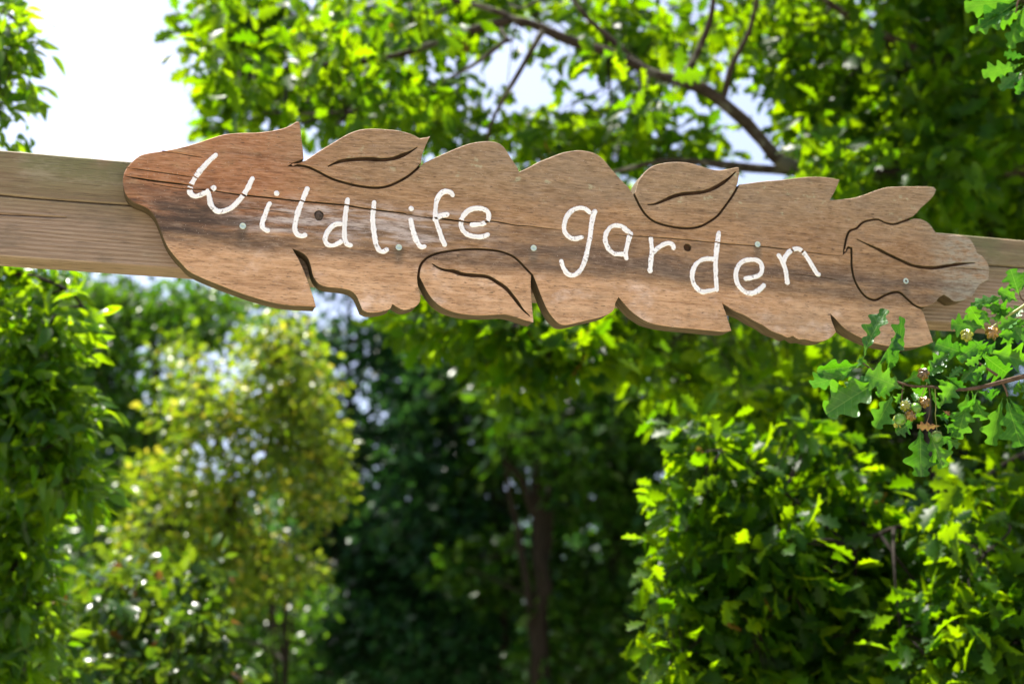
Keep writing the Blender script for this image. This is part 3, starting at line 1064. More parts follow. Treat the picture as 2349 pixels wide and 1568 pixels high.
def twigs_to(root, cl, nodes, mat, n_mid=40, r_mid=0.012, r_tip=0.0035):
    """boughs from the limbs to some clumps, thin twigs from those to all others (one mass)"""
    nodes = np.asarray(nodes)
    k = min(n_mid, len(cl))
    pick = rng.choice(len(cl), k, replace=False)
    Vs, Fs = [], []
    ext = [nodes]

    def add(c, rad, s):
        V, F = tube(c, rad, s)
        o = sum(len(v) for v in Vs)
        Vs.append(V)
        Fs.extend([tuple(i + o for i in f) for f in F])
    for i in pick:
        q = cl[i]
        a = nodes[np.argmin(np.linalg.norm(nodes - q, axis=1) + 0.3 * rng.random(len(nodes)))]
        mid = (a + q) / 2 + rng.normal(size=3) * 0.10 * np.linalg.norm(q - a)
        c = spline3([a, mid, q], 5)
        add(c, np.linspace(r_mid, r_tip, len(c)), 5)
        ext.append(c[3:])
    allp = np.concatenate(ext)
    for q in cl:
        dd = np.linalg.norm(allp - q, axis=1)
        a = allp[np.argmin(dd)]
        if 0.03 < dd.min() < 2.5:
            mid = (a + q) / 2 + rng.normal(size=3) * 0.08 * dd.min()
            add(np.array([a, mid, q]), [r_tip * 1.1, r_tip * .9, r_tip * .6], 3)
    if Vs:
        me = mesh_np('twigs', np.concatenate(Vs), Fs)
        tag(link('twigs', me, mat, root, True), kind='stuff')


OAK_HI, OAK_LO = leaf_tmpl('oak', 21), leaf_tmpl('oak', 13)
LANCE_HI, LANCE_LO = leaf_tmpl('lance', 12, 0.3, 0.35), leaf_tmpl('lance', 7, 0.3, 0.35)
OVAL_HI, OVAL_LO = leaf_tmpl('oval', 9), leaf_tmpl('oval', 5)
TINY = leaf_tmpl('oval', 4)

# ------------------------------------------------------------------ the big oak whose limb arches over the sign
base = P(2900, 1500, 7.0)
base[2] = 0.0
oak = tag(empty('oak_tree', base), 'large oak whose lichened limb and leafy crown arch above the sign', 'tree')
D = 6.2
top = P(2850, -900, 7.0)
_, trunk_c = limb('trunk', [base, base + np.array([.05, 0, 1.5]), P(2760, 520, 6.9), P(2800, -100, 7.0), top], 0.30, 0.10, M_BARK, oak, 8, 12)
nodes = [trunk_c]


def bough(pts, d, r0, r1, par=oak, name='limb', mat=M_BARK, sides=8):
    q = [P(p[0], p[1], p[2] if len(p) > 2 else d) for p in pts]
    _, c = limb(name, q, r0, r1, mat, par, 6, sides)
    nodes.append(c)
    return c


bough(((2770, 470, 6.9), (2500, 400, 6.6), (2200, 385, 6.4), (1960, 392), (1850, 382), (1780, 358), (1735, 312), (1690, 262), (1610, 208), (1510, 172), (1420, 130), (1340, 98), (1240, 65), (1165, 50)), D, 0.044, 0.016)
bough(((1165, 50), (1060, 78), (930, 118), (820, 142), (700, 150), (580, 170)), D, 0.020, 0.006)
bough(((1960, 392), (1850, 388), (1730, 382), (1620, 374), (1500, 372), (1400, 390)), D + .05, 0.030, 0.008)
bough(((1655, 228), (1680, 150), (1722, 70), (1745, -40)), D, 0.016, 0.009)
bough(((1560, 186), (1600, 120), (1632, 40), (1640, -50)), D, 0.018, 0.010)
bough(((1245, 70), (1205, 140), (1160, 215), (1125, 290), (1115, 360)), D - .1, 0.013, 0.007)
bough(((1200, 60), (1130, 25), (1020, -5), (930, -40)), D, 0.016, 0.010)
bough(((1165, 90), (1100, 140), (1010, 190), (900, 235), (760, 260), (600, 262)), D + .1, 0.011, 0.004)
bough(((1480, 160), (1400, 90), (1330, 20), (1290, -60)), D + .1, 0.016, 0.010)
bough(((2500, 400, 6.6), (2330, 250, 6.5), (2150, 140, 6.4), (1980, 60, 6.4), (1850, -40, 6.4)), 6.5, 0.035, 0.012)
bough(((2770, 470, 6.9), (2450, 560, 6.7), (2150, 640, 6.5), (1800, 700, 6.3), (1400, 730, 6.2), (1050, 735, 6.1)), 6.3, 0.030, 0.006)
bough(((2780, 300, 6.9), (2600, 150, 6.6), (2400, 40, 6.5), (2250, -60, 6.4)), 6.5, 0.04, 0.015)
blobs = [
    (520, 60, 110, 70, 6.2, .5, 60), (640, 110, 180, 120, 6.2, .7, 120), (560, 190, 110, 60, 6.2, .5, 45), (700, 225, 200, 80, 6.2, .6, 85), (530, 288, 70, 22, 6.2, .3, 14),
    (840, 60, 160, 90, 6.3, .8, 90), (860, 210, 140, 90, 6.2, .7, 65), (1000, 30, 150, 60, 6.4, .8, 60), (1010, 250, 110, 80, 6.3, .6, 55),
    (1150, 0, 180, 50, 6.4, .8, 60), (1180, 320, 200, 55, 6.3, .7, 85), (1110, 230, 60, 70, 6.2, .5, 10), (1330, 290, 150, 60, 6.4, .7, 60), (1430, 250, 80, 70, 6.2, .5, 16), (1400, 385, 160, 40, 6.4, .6, 48),
    (1330, 70, 130, 70, 6.2, .8, 50), (1480, 60, 140, 90, 6.3, .8, 85), (1560, 120, 120, 80, 6.2, .6, 40), (1600, 350, 70, 50, 6.4, .4, 18),
    (1750, 30, 180, 80, 6.4, .8, 85), (1800, 170, 90, 80, 6.3, .6, 18), (1900, 120, 140, 150, 6.4, .9, 120), (1960, 300, 130, 90, 6.3, .8, 110), (2100, 160, 190, 200, 6.6, 1.0, 260),
    (2250, 330, 200, 200, 6.6, 1.0, 260), (2080, 400, 170, 90, 6.4, .8, 130), (2300, 560, 180, 120, 6.8, .9, 130), (2240, 60, 130, 90, 6.5, .9, 45), (2480, 200, 170, 300, 6.8, 1.0, 160), (2500, 560, 160, 160, 6.8, .8, 80),
    (1160, 735, 210, 55, 5.9, .4, 90), (1000, 735, 90, 25, 5.8, .25, 22), (1330, 760, 190, 60, 5.9, .5, 85), (1240, 820, 110, 45, 5.9, .3, 38), (1190, 880, 22, 30, 5.9, .1, 4),
    (1550, 790, 170, 60, 6.3, .6, 60), (1750, 830, 190, 80, 6.5, .7, 80), (1650, 900, 160, 60, 6.6, .6, 35),
    (700, -80, 300, 60, 6.4, .9, 60), (1200, -70, 300, 50, 6.4, .9, 40), (1800, -90, 300, 60, 6.5, 1.0, 60), (2300, -120, 300, 100, 6.6, 1.0, 150)]
blobs = [(x, y, rx, ry, d + (.85 if y < 500 else .7), dd * .85, int(n * (.50 if x < 1500 else .52 if x < 1850 else 1.0) if y < 500 else n * .85)) for x, y, rx, ry, d, dd, n in blobs]
blobs += [(x, y, rx, ry, d - 1.05, dd * .5, int(n * .22)) for x, y, rx, ry, d, dd, n in blobs if 0 < y < 500 and not 1080 < x < 1960] + [(1700, 300, 60, 50, 6.9, .3, 7), (1560, 330, 90, 30, 6.9, .3, 10), (1500, 230, 70, 30, 5.95, .1, 4), (1700, 270, 30, 20, 5.95, .1, 2), (1360, 110, 60, 25, 5.95, .1, 3), (1820, 380, 60, 25, 5.95, .1, 4), (2060, 390, 160, 30, 5.9, .15, 22)]
blobs += [(1850, 930, 160, 60, 6.0, .4, 50), (2050, 880, 170, 70, 6.0, .4, 60)]
# unseen lumps of crown above the frame, added to shade what stands below
blobs += [(1860, -270, 250, 110, 6.1, .6, 70), (2100, -260, 330, 110, 6.1, .6, 130), (2150, -190, 330, 90, 7.3, .7, 170), (2500, -260, 250, 130, 6.2, .6, 90),
          (600, -190, 300, 100, 7.4, .5, 40), (1150, -180, 300, 100, 7.4, .5, 30)]
cl = clusters(blobs, 2.2, -0.12)
cl = np.concatenate([cl, clusters([(1000, 738, 75, 25, 5.95, .15, 14), (1150, 748, 120, 35, 5.95, .2, 32), (1310, 800, 110, 40, 5.95, .2, 28), (1240, 835, 80, 28, 5.95, .15, 14), (1190, 880, 15, 22, 5.95, .05, 3)], 1, -2)])
twigs_to(oak, cl, np.concatenate(nodes), M_BARKD, 70, 0.010, 0.0026)
tree_leaves(oak, M_OAK, OAK_HI, OAK_LO, leaves_on(cl, 7, 0.15, 0.100, 0.25, 0.45))

# ------------------------------------------------------------------ young oak filling the lower right
base = P(2050, 1700, 5.4)
base[2] = 0.0
yo = tag(empty('young_oak', base), 'bushy young oak with sunlit yellow-green edge filling the lower right', 'tree')
nodes = []
_, c = limb('trunk', [base, P(2080, 1420, 5.4), P(2150, 1150, 5.5), P(2120, 900, 5.6)], 0.06, 0.015, M_BARK, yo, 7, 10)
nodes.append(c)
bough(((2090, 1450), (1950, 1330), (1800, 1230), (1660, 1100), (1600, 1010)), 5.5, 0.012, 0.003, yo)
bough(((2100, 1430), (2000, 1440), (1860, 1400), (1640, 1340), (1500, 1300)), 5.3, 0.009, 0.003, yo)
bough(((2070, 1560), (1900, 1600), (1700, 1590), (1500, 1560)), 5.2, 0.010, 0.003, yo)
bough(((2130, 1250), (2250, 1100), (2380, 1020)), 5.2, 0.018, 0.006, yo)
bough(((2090, 1440), (2180, 1380), (2290, 1300), (2420, 1260)), 5.0, 0.009, 0.004, yo)
bough(((1960, 1260), (2050, 1210), (2160, 1190), (2330, 1160)), 4.9, 0.008, 0.004, yo)
blobs = [
    (1600, 1020, 65, 50, 5.1, .2, 22), (1680, 1080, 80, 60, 5.1, .3, 34), (1620, 1180, 65, 60, 5.1, .25, 26), (1565, 1310, 45, 55, 5.0, .2, 20), (1630, 1370, 80, 60, 5.1, .3, 22),
    (1730, 1170, 130, 90, 5.2, .4, 60), (1700, 1290, 150, 100, 5.2, .5, 75), (1650, 1450, 150, 100, 5.2, .5, 85), (1600, 1530, 100, 50, 5.0, .4, 40), (1660, 1620, 160, 60, 5.1, .4, 50),
    (1850, 1060, 150, 90, 5.5, .5, 60), (1900, 1200, 190, 130, 5.4, .6, 110), (1900, 1400, 200, 150, 5.3, .6, 150), (1900, 1560, 220, 90, 5.2, .6, 110),
    (2130, 1130, 190, 120, 5.6, .6, 95), (2150, 1320, 200, 150, 5.2, .7, 130), (2180, 1490, 220, 120, 5.0, .7, 130), (2320, 1230, 170, 160, 5.4, .7, 110), (2360, 1450, 160, 150, 5.0, .6, 100),
    (2000, 990, 160, 50, 5.9, .4, 26), (2300, 980, 200, 70, 6.1, .4, 40), (2520, 1200, 120, 300, 5.5, .6, 80)]
cl = clusters([(*b[:6], int(b[6] * .95)) for b in blobs], 2.4, -0.03, 5)
cl = np.concatenate([cl, clusters([(1610, 1015, 60, 42, 5.0, .15, 15), (1552, 1325, 48, 70, 4.9, .15, 18), (1610, 1170, 65, 50, 4.95, .15, 17), (1690, 1065, 75, 40, 5.0, .2, 16)], 1, -2)])
twigs_to(yo, cl, np.concatenate(nodes), M_BARKD, 50, 0.008, 0.0025)
tree_leaves(yo, M_OAK, OAK_HI, OAK_LO, leaves_on(cl, 8, 0.12, 0.088, 0.3, 0.35))

# ------------------------------------------------------------------ cherry on the left edge
base = P(-330, 1650, 5.2)
base[2] = 0.0
ch = tag(empty('cherry_tree', base), 'cherry tree with long hanging pointed leaves along the left edge', 'tree')
nodes = []
_, c = limb('trunk', [base, P(-320, 1200, 5.2), P(-300, 700, 5.3), P(-280, 100, 5.3), P(-260, -400, 5.3)], 0.09, 0.03, M_BARKD, ch, 8, 10)
nodes.append(c)
for pts in (((-300, 760), (-150, 640), (20, 620), (150, 660), (210, 720)), ((-300, 900), (-120, 820), (60, 840), (180, 940)), ((-310, 1150), (-150, 1040), (30, 1080), (140, 1180)),
            ((-285, 250), (-180, 80), (-60, 20), (30, 40), (70, 130)), ((-310, 1320), (-150, 1260), (20, 1290), (120, 1380)), ((-282, 60), (-200, -80), (-60, -100), (40, -60))):
    bough(pts, 5.1, 0.018, 0.004, ch, 'branch', M_BARKD, 6)
blobs = [
    (20, 130, 60, 110, 5.0, .25, 22), (25, 240, 45, 65, 5.0, .2, 30), (60, 170, 28, 50, 5.0, .15, 6), (-110, 100, 100, 200, 5.2, .4, 24), (25, 10, 30, 25, 5.0, .15, 4),
    (100, 660, 130, 60, 5.1, .4, 55), (80, 800, 130, 120, 5.1, .45, 105), (160, 760, 60, 80, 5.0, .3, 22), (90, 960, 125, 120, 5.0, .45, 100), (200, 950, 28, 60, 4.9, .2, 10), (170, 1060, 60, 70, 4.9, .3, 20),
    (60, 1120, 130, 110, 5.0, .4, 80), (215, 1110, 22, 50, 4.9, .15, 7), (50, 1280, 120, 110, 5.0, .4, 70), (40, 1440, 110, 120, 4.9, .4, 60), (-160, 900, 90, 500, 5.2, .4, 55), (30, 1560, 120, 60, 4.9, .3, 30), (20, 560, 80, 80, 5.3, .3, 20)]
cl = clusters([(b[0] - 62, b[1], *b[2:5], b[5] * .6, int(b[6] * .66)) for b in blobs], 2.4, -0.02, 9)
cl = np.concatenate([cl, clusters([(-15, 120, 45, 80, 5.0, .15, 12), (-15, 250, 30, 70, 5.0, .12, 11), (35, 175, 16, 35, 5.0, .1, 3), (150, 960, 28, 50, 4.9, .1, 7), (165, 1120, 18, 40, 4.9, .1, 5), (110, 760, 40, 60, 4.9, .1, 7)], 1, -2)])
twigs_to(ch, cl, np.concatenate(nodes), M_BARKD, 40, 0.007, 0.0025)
tree_leaves(ch, M_CHERRY, LANCE_HI, LANCE_LO, leaves_on(cl, 11, 0.15, 0.074, 0.22, 0.5, 0.42, 0.06))

# ------------------------------------------------------------------ glossy bush low on the left
base = P(230, 1750, 6.2)
base[2] = 0.0
bu = tag(empty('glossy_bush', base), 'low glossy-leaved bush sparkling in the lower left corner', 'bush')
nodes = []
for pts in (((230, 1750), (260, 1560), (300, 1420), (330, 1300)), ((230, 1750), (350, 1600), (420, 1480), (450, 1330)), ((230, 1750), (120, 1560), (60, 1400)), ((230, 1750), (430, 1640), (520, 1560))):
    bough(pts, 6.2, 0.02, 0.005, bu, 'stem', M_BARKD, 6)
blobs = [(150, 1480, 190, 130, 6.2, .6, 90), (300, 1380, 130, 90, 6.2, .5, 55), (380, 1480, 130, 110, 6.2, .5, 70), (440, 1300, 40, 45, 6.1, .15, 9), (250, 1560, 260, 60, 6.1, .6, 80), (500, 1550, 80, 45, 6.2, .3, 22), (430, 1390, 60, 60, 6.2, .3, 15), (250, 1660, 330, 60, 6.2, .6, 70)]
cl = clusters([(*b[:6], int(b[6] * .8)) for b in blobs], 2.8, -0.05, 13)
twigs_to(bu, cl, np.concatenate(nodes), M_BARKD, 30, 0.006, 0.002)
tree_leaves(bu, M_BUSH, OVAL_HI, OVAL_LO, leaves_on(cl, 11, 0.12, 0.07, 0.2, 0.5))


# ------------------------------------------------------------------ trees farther back
def far_tree(name, label, cat, base_px, d, mat, blobs, per, spread, size, limbs, seed, r=0.09, group=None, gap=-0.12, flat=0.5, back=0.0):
    global nodes
    b = P(base_px, 1560, d)
    b[2] = 0.0
    rt = tag(empty(name, b), label, cat, group)
    b = b + np.array([0, back, 0])
    nodes = []
    tx, ty = limbs[0]
    e = P(tx, ty, d + back)
    _, c = limb('trunk', [b, (b * .5 + e * .5) + np.array([.08, 0, 0]), e], r, r * .25, M_BARKD, rt, 8, 9)
    nodes.append(c)
    for (x, y) in limbs[1:]:
        k = rng.integers(len(c) // 3, len(c) - 2)
        q = P(x, y, d + rng.uniform(-.5, .5))
        m = (c[k] + q) / 2 + np.array([0, 0, .12])
        _, cc = limb('branch', [c[k], m, q], r * .4, r * .1, M_BARKD, rt, 6, 6)
        nodes.append(cc)
    cl = clusters(blobs, 1.5, gap, seed)
    tree_leaves(rt, mat, None, TINY, leaves_on(cl, per, spread, size, 0.2, flat), 0, ('', 'crown'))
    twigs_to(rt, cl, np.concatenate(nodes), M_BARKD, 25, 0.015, 0.005)
    return rt


far_tree('hawthorn', 'yellowing hawthorn with pale gold leaf tips left of centre', 'tree', 600, 9.5, M_HAW,
         [(630, 780, 70, 80, 9.3, .5, 45), (650, 880, 100, 90, 9.4, .7, 85), (480, 940, 120, 60, 9.3, .6, 60), (600, 1010, 150, 100, 9.5, .8, 110), (430, 1100, 120, 90, 9.4, .6, 70), (600, 1180, 150, 110, 9.5, .8, 110), (400, 1250, 130, 90, 9.4, .6, 70), (720, 1080, 70, 110, 9.5, .6, 50), (600, 1290, 120, 80, 9.6, .6, 70), (700, 930, 60, 70, 9.5, .5, 35), (430, 830, 60, 50, 9.6, .4, 20), (480, 1360, 120, 80, 9.7, .6, 60)],
         14, 0.19, 0.058, [(640, 800), (480, 940), (560, 880), (460, 1120), (720, 1000), (600, 1100)], 21, 0.03, back=0.7)
far_tree('ash_tree', 'olive green tree with loose top showing sky, left of the hawthorn', 'tree', 330, 11.5, M_WOOD,
         [(330, 760, 130, 90, 11.5, .8, 80), (440, 720, 90, 60, 11.4, .7, 45), (250, 690, 70, 60, 11.5, .6, 35), (330, 920, 150, 100, 11.6, .8, 85), (520, 730, 60, 70, 11.4, .6, 30), (300, 1080, 150, 120, 11.6, .8, 110), (240, 880, 80, 120, 11.6, .6, 60), (330, 1280, 200, 160, 11.8, .9, 160), (560, 1400, 200, 130, 11.6, .9, 140), (450, 1540, 260, 90, 11.6, .9, 130)],
         12, 0.22, 0.085, [(350, 700), (250, 700), (460, 720), (300, 900), (420, 950), (230, 1000)], 33, 0.09)
wood = [  # crown tops hidden behind the sign are added to shade the wood
    ('tall dark tree straight behind the hawthorn with a heavy crown', 800, 16, M_WOODB, [(800, 560, 130, 90, 16, 1, 60), (760, 800, 130, 120, 16, 1, 42), (890, 760, 120, 80, 16, 1, 45), (680, 690, 100, 60, 16.5, 1, 14), (880, 950, 170, 120, 16, 1.3, 80), (820, 1150, 190, 130, 16, 1.4, 120), (800, 1350, 220, 160, 16, 1.5, 190), (820, 1520, 240, 110, 16, 1.4, 150)], [(800, 700), (720, 780), (900, 760), (900, 950), (760, 1050)]),
    ('dark blue-green tree right under the middle of the sign', 1010, 15, M_WOODB, [(1010, 620, 150, 130, 15, 1, 60), (1010, 850, 120, 90, 15, 1, 65), (1050, 990, 150, 110, 15, 1.2, 100), (1000, 1170, 160, 120, 15, 1.3, 120), (1010, 1350, 180, 150, 15, 1.3, 170), (1020, 1520, 200, 110, 15, 1.3, 140)], [(1010, 820), (930, 900), (1100, 950), (940, 1080)]),
    ('slim tree with a bare dark trunk below the gap between the two words', 1215, 13, M_WOOD, [(1250, 680, 150, 110, 13.3, .9, 45), (1240, 930, 130, 80, 13.3, .9, 50), (1150, 1010, 100, 80, 13.5, .9, 40), (1340, 1000, 110, 90, 13.3, .9, 60), (1230, 1200, 70, 80, 13.8, .8, 22), (1120, 1330, 90, 110, 13.8, .8, 40)], [(1225, 860), (1130, 920), (1320, 900), (1280, 1000), (1150, 1050)]),
    ('grey-green tree behind the young oak with scattered bright gaps', 1450, 14, M_WOOD, [(1480, 700, 170, 110, 14, 1, 110), (1430, 960, 120, 110, 14, 1, 85), (1400, 1130, 130, 110, 14, 1.2, 110), (1350, 1300, 140, 120, 14, 1.2, 110), (1400, 1480, 190, 130, 14, 1.3, 170), (1560, 950, 110, 90, 14.3, 1, 60)], [(1440, 900), (1370, 1000), (1520, 960), (1400, 1150)]),
    ('dim tree high behind the right end of the sign', 1800, 15, M_WOOD, [(1800, 620, 200, 110, 15, 1.2, 120), (1750, 850, 170, 110, 15, 1.2, 110), (1950, 800, 150, 110, 15, 1.2, 110), (1720, 1020, 170, 140, 15, 1.2, 110), (2000, 1000, 200, 150, 15, 1.3, 140), (1850, 1250, 250, 180, 15, 1.3, 200)], [(1820, 780), (1700, 900), (1950, 850), (1780, 1050)]),
    ('broad dark tree far behind the right-hand oak boughs', 2250, 14, M_WOODB, [(2200, 700, 150, 150, 14, 1.2, 130), (2350, 600, 150, 200, 14, 1.2, 130), (2250, 950, 200, 180, 14, 1.3, 170), (2200, 400, 160, 180, 14, 1.2, 110), (2420, 250, 150, 250, 14, 1.2, 120), (2300, 1250, 250, 200, 14, 1.3, 170)], [(2260, 400), (2150, 700), (2380, 600), (2300, 300)]),
    ('dark tree low behind the ash and the cherry', 150, 15, M_WOODB, [(120, 760, 180, 130, 15, 1.2, 110), (100, 1000, 200, 160, 15, 1.3, 150), (120, 1280, 230, 180, 15, 1.4, 190), (330, 1180, 130, 130, 15, 1.2, 100), (450, 1420, 220, 180, 15, 1.3, 200)], [(140, 700), (50, 800), (230, 850), (280, 1050)]),
    ('spindly tree with a thin dark stem just left of the bare dark trunk', 1140, 14.2, M_WOOD, [(1120, 850, 90, 80, 14.3, .8, 40), (1150, 1020, 80, 70, 14.4, .8, 26), (1090, 1180, 70, 80, 14.5, .8, 24)], [(1142, 800), (1080, 880), (1190, 900), (1100, 1050)]),
]
for i, (lab, bx, d, mt, bl, lm) in enumerate(wood):
    far_tree('woodland_tree', lab, 'tree', bx, d, mt, [(*b[:6], int(b[6] * 1.25)) for b in bl], 12, 0.30, 0.135, lm, 40 + 7 * i, 0.13 if i == 2 else 0.06 if i == 7 else 0.09, 'woodland trees behind the sign', -0.06)

# understorey and the far wood
cl = []
for x in np.arange(-14, 14.1, 0.24):
    for k in range(26):
        y = 18 + rng.uniform(0, 6)
        cl.append((x + rng.normal() * .3, y, rng.uniform(0.1, 4.3) * (0.9 + .35 * noise.noise((x * .5, 3, 1)))))
cl = np.array(cl)
me = cloud_mesh('far_wood', TINY, *leaves_on(cl, 9, 0.34, 0.17, 0.1, 0.5))
tag(link('far_wood', me, M_WOODB), 'dark distant wood closing the view under the trees', 'wood', kind='stuff')
cl = np.array([(x + rng.normal() * .4, 30 + rng.uniform(0, 5), rng.uniform(0.1, 6.6) * (0.8 + .4 * noise.noise((x * .3, 3, 9)))) for x in np.arange(-22, 22.1, 0.4) for k in range(26)])
me = cloud_mesh('far_treeline', TINY, *leaves_on(cl, 9, 0.55, 0.27, 0.1, 0.5))
tag(link('far_treeline', me, M_WOODB), 'hazy treeline far behind the wood', 'wood', kind='stuff')

# ------------------------------------------------------------------ oak branch with acorns in front of the sign
DB = 2.98
base = P(3050, 1500, 3.1)
base[2] = 0.0
ob = tag(empty('oak_sapling', base), 'sharp oak branch with acorns and golden galls reaching in front of the sign', 'tree')
nodes = []
limb('trunk', [base, P(3000, 1300, 3.1), P(2950, 900, 3.1), P(2900, 300, 3.2), P(2860, -300, 3.3)], 0.028, 0.010, M_TWIG, ob, 8, 9)


def Z4(p, d=DB):
    q = R4(p)
    return P(q[0], q[1], d)


def twig(pts, r0, r1, d=DB, mat=M_TWIG, name='twig'):
    return limb(name, [Z4(p[:2], p[2] if len(p) > 2 else d) for p in pts], r0, r1, mat, ob, 6, 7)


twig(((3220, 900, 3.12), (2400, 760, 3.05), (1800, 730, 3.0), (1560, 790), (1350, 842), (1200, 878), (1100, 892), (1030, 892), (930, 882), (860, 872), (750, 868), (650, 840), (580, 806), (470, 750), (420, 715)), 0.0058, 0.0013, name='branch')
twig(((1310, 800), (1240, 752), (1180, 712), (1130, 690)), 0.0030, 0.0014)
twig(((1340, 842), (1365, 890), (1380, 940)), 0.0026, 0.0016)
twig(((3000, 120, 3.1), (2000, 120, 3.05), (1620, 250), (1487, 340), (1400, 395), (1320, 450), (1280, 475)), 0.005, 0.0014, mat=M_STALK)
twig(((1560, 330), (1480, 300), (1455, 250), (1425, 170), (1400, 115)), 0.0022, 0.0010)
twig(((850, 840), (830, 890), (808, 940), (790, 975)), 0.0012, 0.0009, mat=M_STALK)
twig(((900, 880), (905, 1000), (902, 1060), (908, 1110), (912, 1160)), 0.0012, 0.0009, mat=M_STALK)
twig(((860, 870), (870, 1000), (850, 1100), (810, 1150)), 0.0014, 0.0010)
twig(((690, 850), (680, 950), (690, 1040)), 0.0014, 0.0009)


def oak_big(lob=4, asym=0.0, bend=0.3, fold=0.25, curl=0.0, n=41, wid=0.36):
    """a well-formed oak leaf, stalk first: length 1 along +Y"""
    V, F = [], []
    for i in range(n):
        t = i / (n - 1)
        row = []
        for s in (-1, -0.55, 0, 0.55, 1):
            ph = (asym if s < 0 else -asym) * (1 - t)
            if t < 0.09:
                w = 0.010
            else:
                q = (t - 0.09) / 0.91
                env = math.sin(math.pi * (0.04 + 0.91 * q) ** 1.5) ** 0.72
                c = math.cos(2 * math.pi * (lob * q - ph))
                w = max(0.012, wid * env * (0.73 + 0.27 * (math.copysign(abs(c) ** 0.75, c))))
            x = s * w
            y = t + 0.16 * abs(x) * min(1, t * 4) * (1 - t ** 4)
            z = -bend * t * t + fold * abs(x) + curl * x * x * 4 + 0.022 * math.sin(18 * y + 3 * s) * abs(s)
            row.append((x, y, z))
        V += row
    for i in range(n - 1):
        for k in range(4):
            a = i * 5 + k
            F.append((a, a + 1, a + 6, a + 5))
    return mesh_np('leaf', V, F, True)


NEAR = []
for a in ((4, .05, .30, .25, 0), (3, -.06, .15, .35, .3), (4, .0, .45, .15, -.3), (3, .1, .05, .45, .2)):
    me = oak_big(a[0], a[1], a[2], a[3], a[4])
    NEAR.append(me)


def near_leaf(b, t, wid=1.0, tilt=0.0, roll=0.0, mat=M_OAKN, d=None, dt=0.0, kind=None, T4=R4, par=None):
    """leaf from stalk B to tip T (points in the picture's branch detail) at depth D, tip DT nearer; ROLL turns it about its midrib"""
    d = DB + rng.uniform(-.06, .06) if d is None else d
    pb, pt = T4(b), T4(t)
    B0, T0 = P(pb[0], pb[1], d), P(pt[0], pt[1], d - dt)
    y = T0 - B0
    L = np.linalg.norm(y)
    y = y / L
    view = CAM - (B0 + T0) / 2
    view /= np.linalg.norm(view)
    z = view - y * (view @ y)
    z /= np.linalg.norm(z)
    x = np.cross(y, z)
    cr, sr = math.cos(roll), math.sin(roll)
    x, z = x * cr + z * sr, z * cr - x * sr
    k = int(rng.integers(len(NEAR))) if kind is None else kind
    me = NEAR[k]
    key = ('%s_%d' % (mat.name, k))
    mm = VAR.get(key)
    if mm is None:
        mm = me.copy()
        mm.materials.clear()
        mm.materials.append(mat)
        VAR[key] = mm
    o = bpy.data.objects.new('leaf', mm)
    COL.objects.link(o)
    o.parent = par or ob
    o.matrix_parent_inverse = Matrix.Translation(-(par or ob).location)
    Mx = Matrix(np.stack([x * L * wid, y * L, z * L], 1).tolist()).to_4x4()
    Mx.translation = Vector(B0)
    o.matrix_basis = Mx
    return o


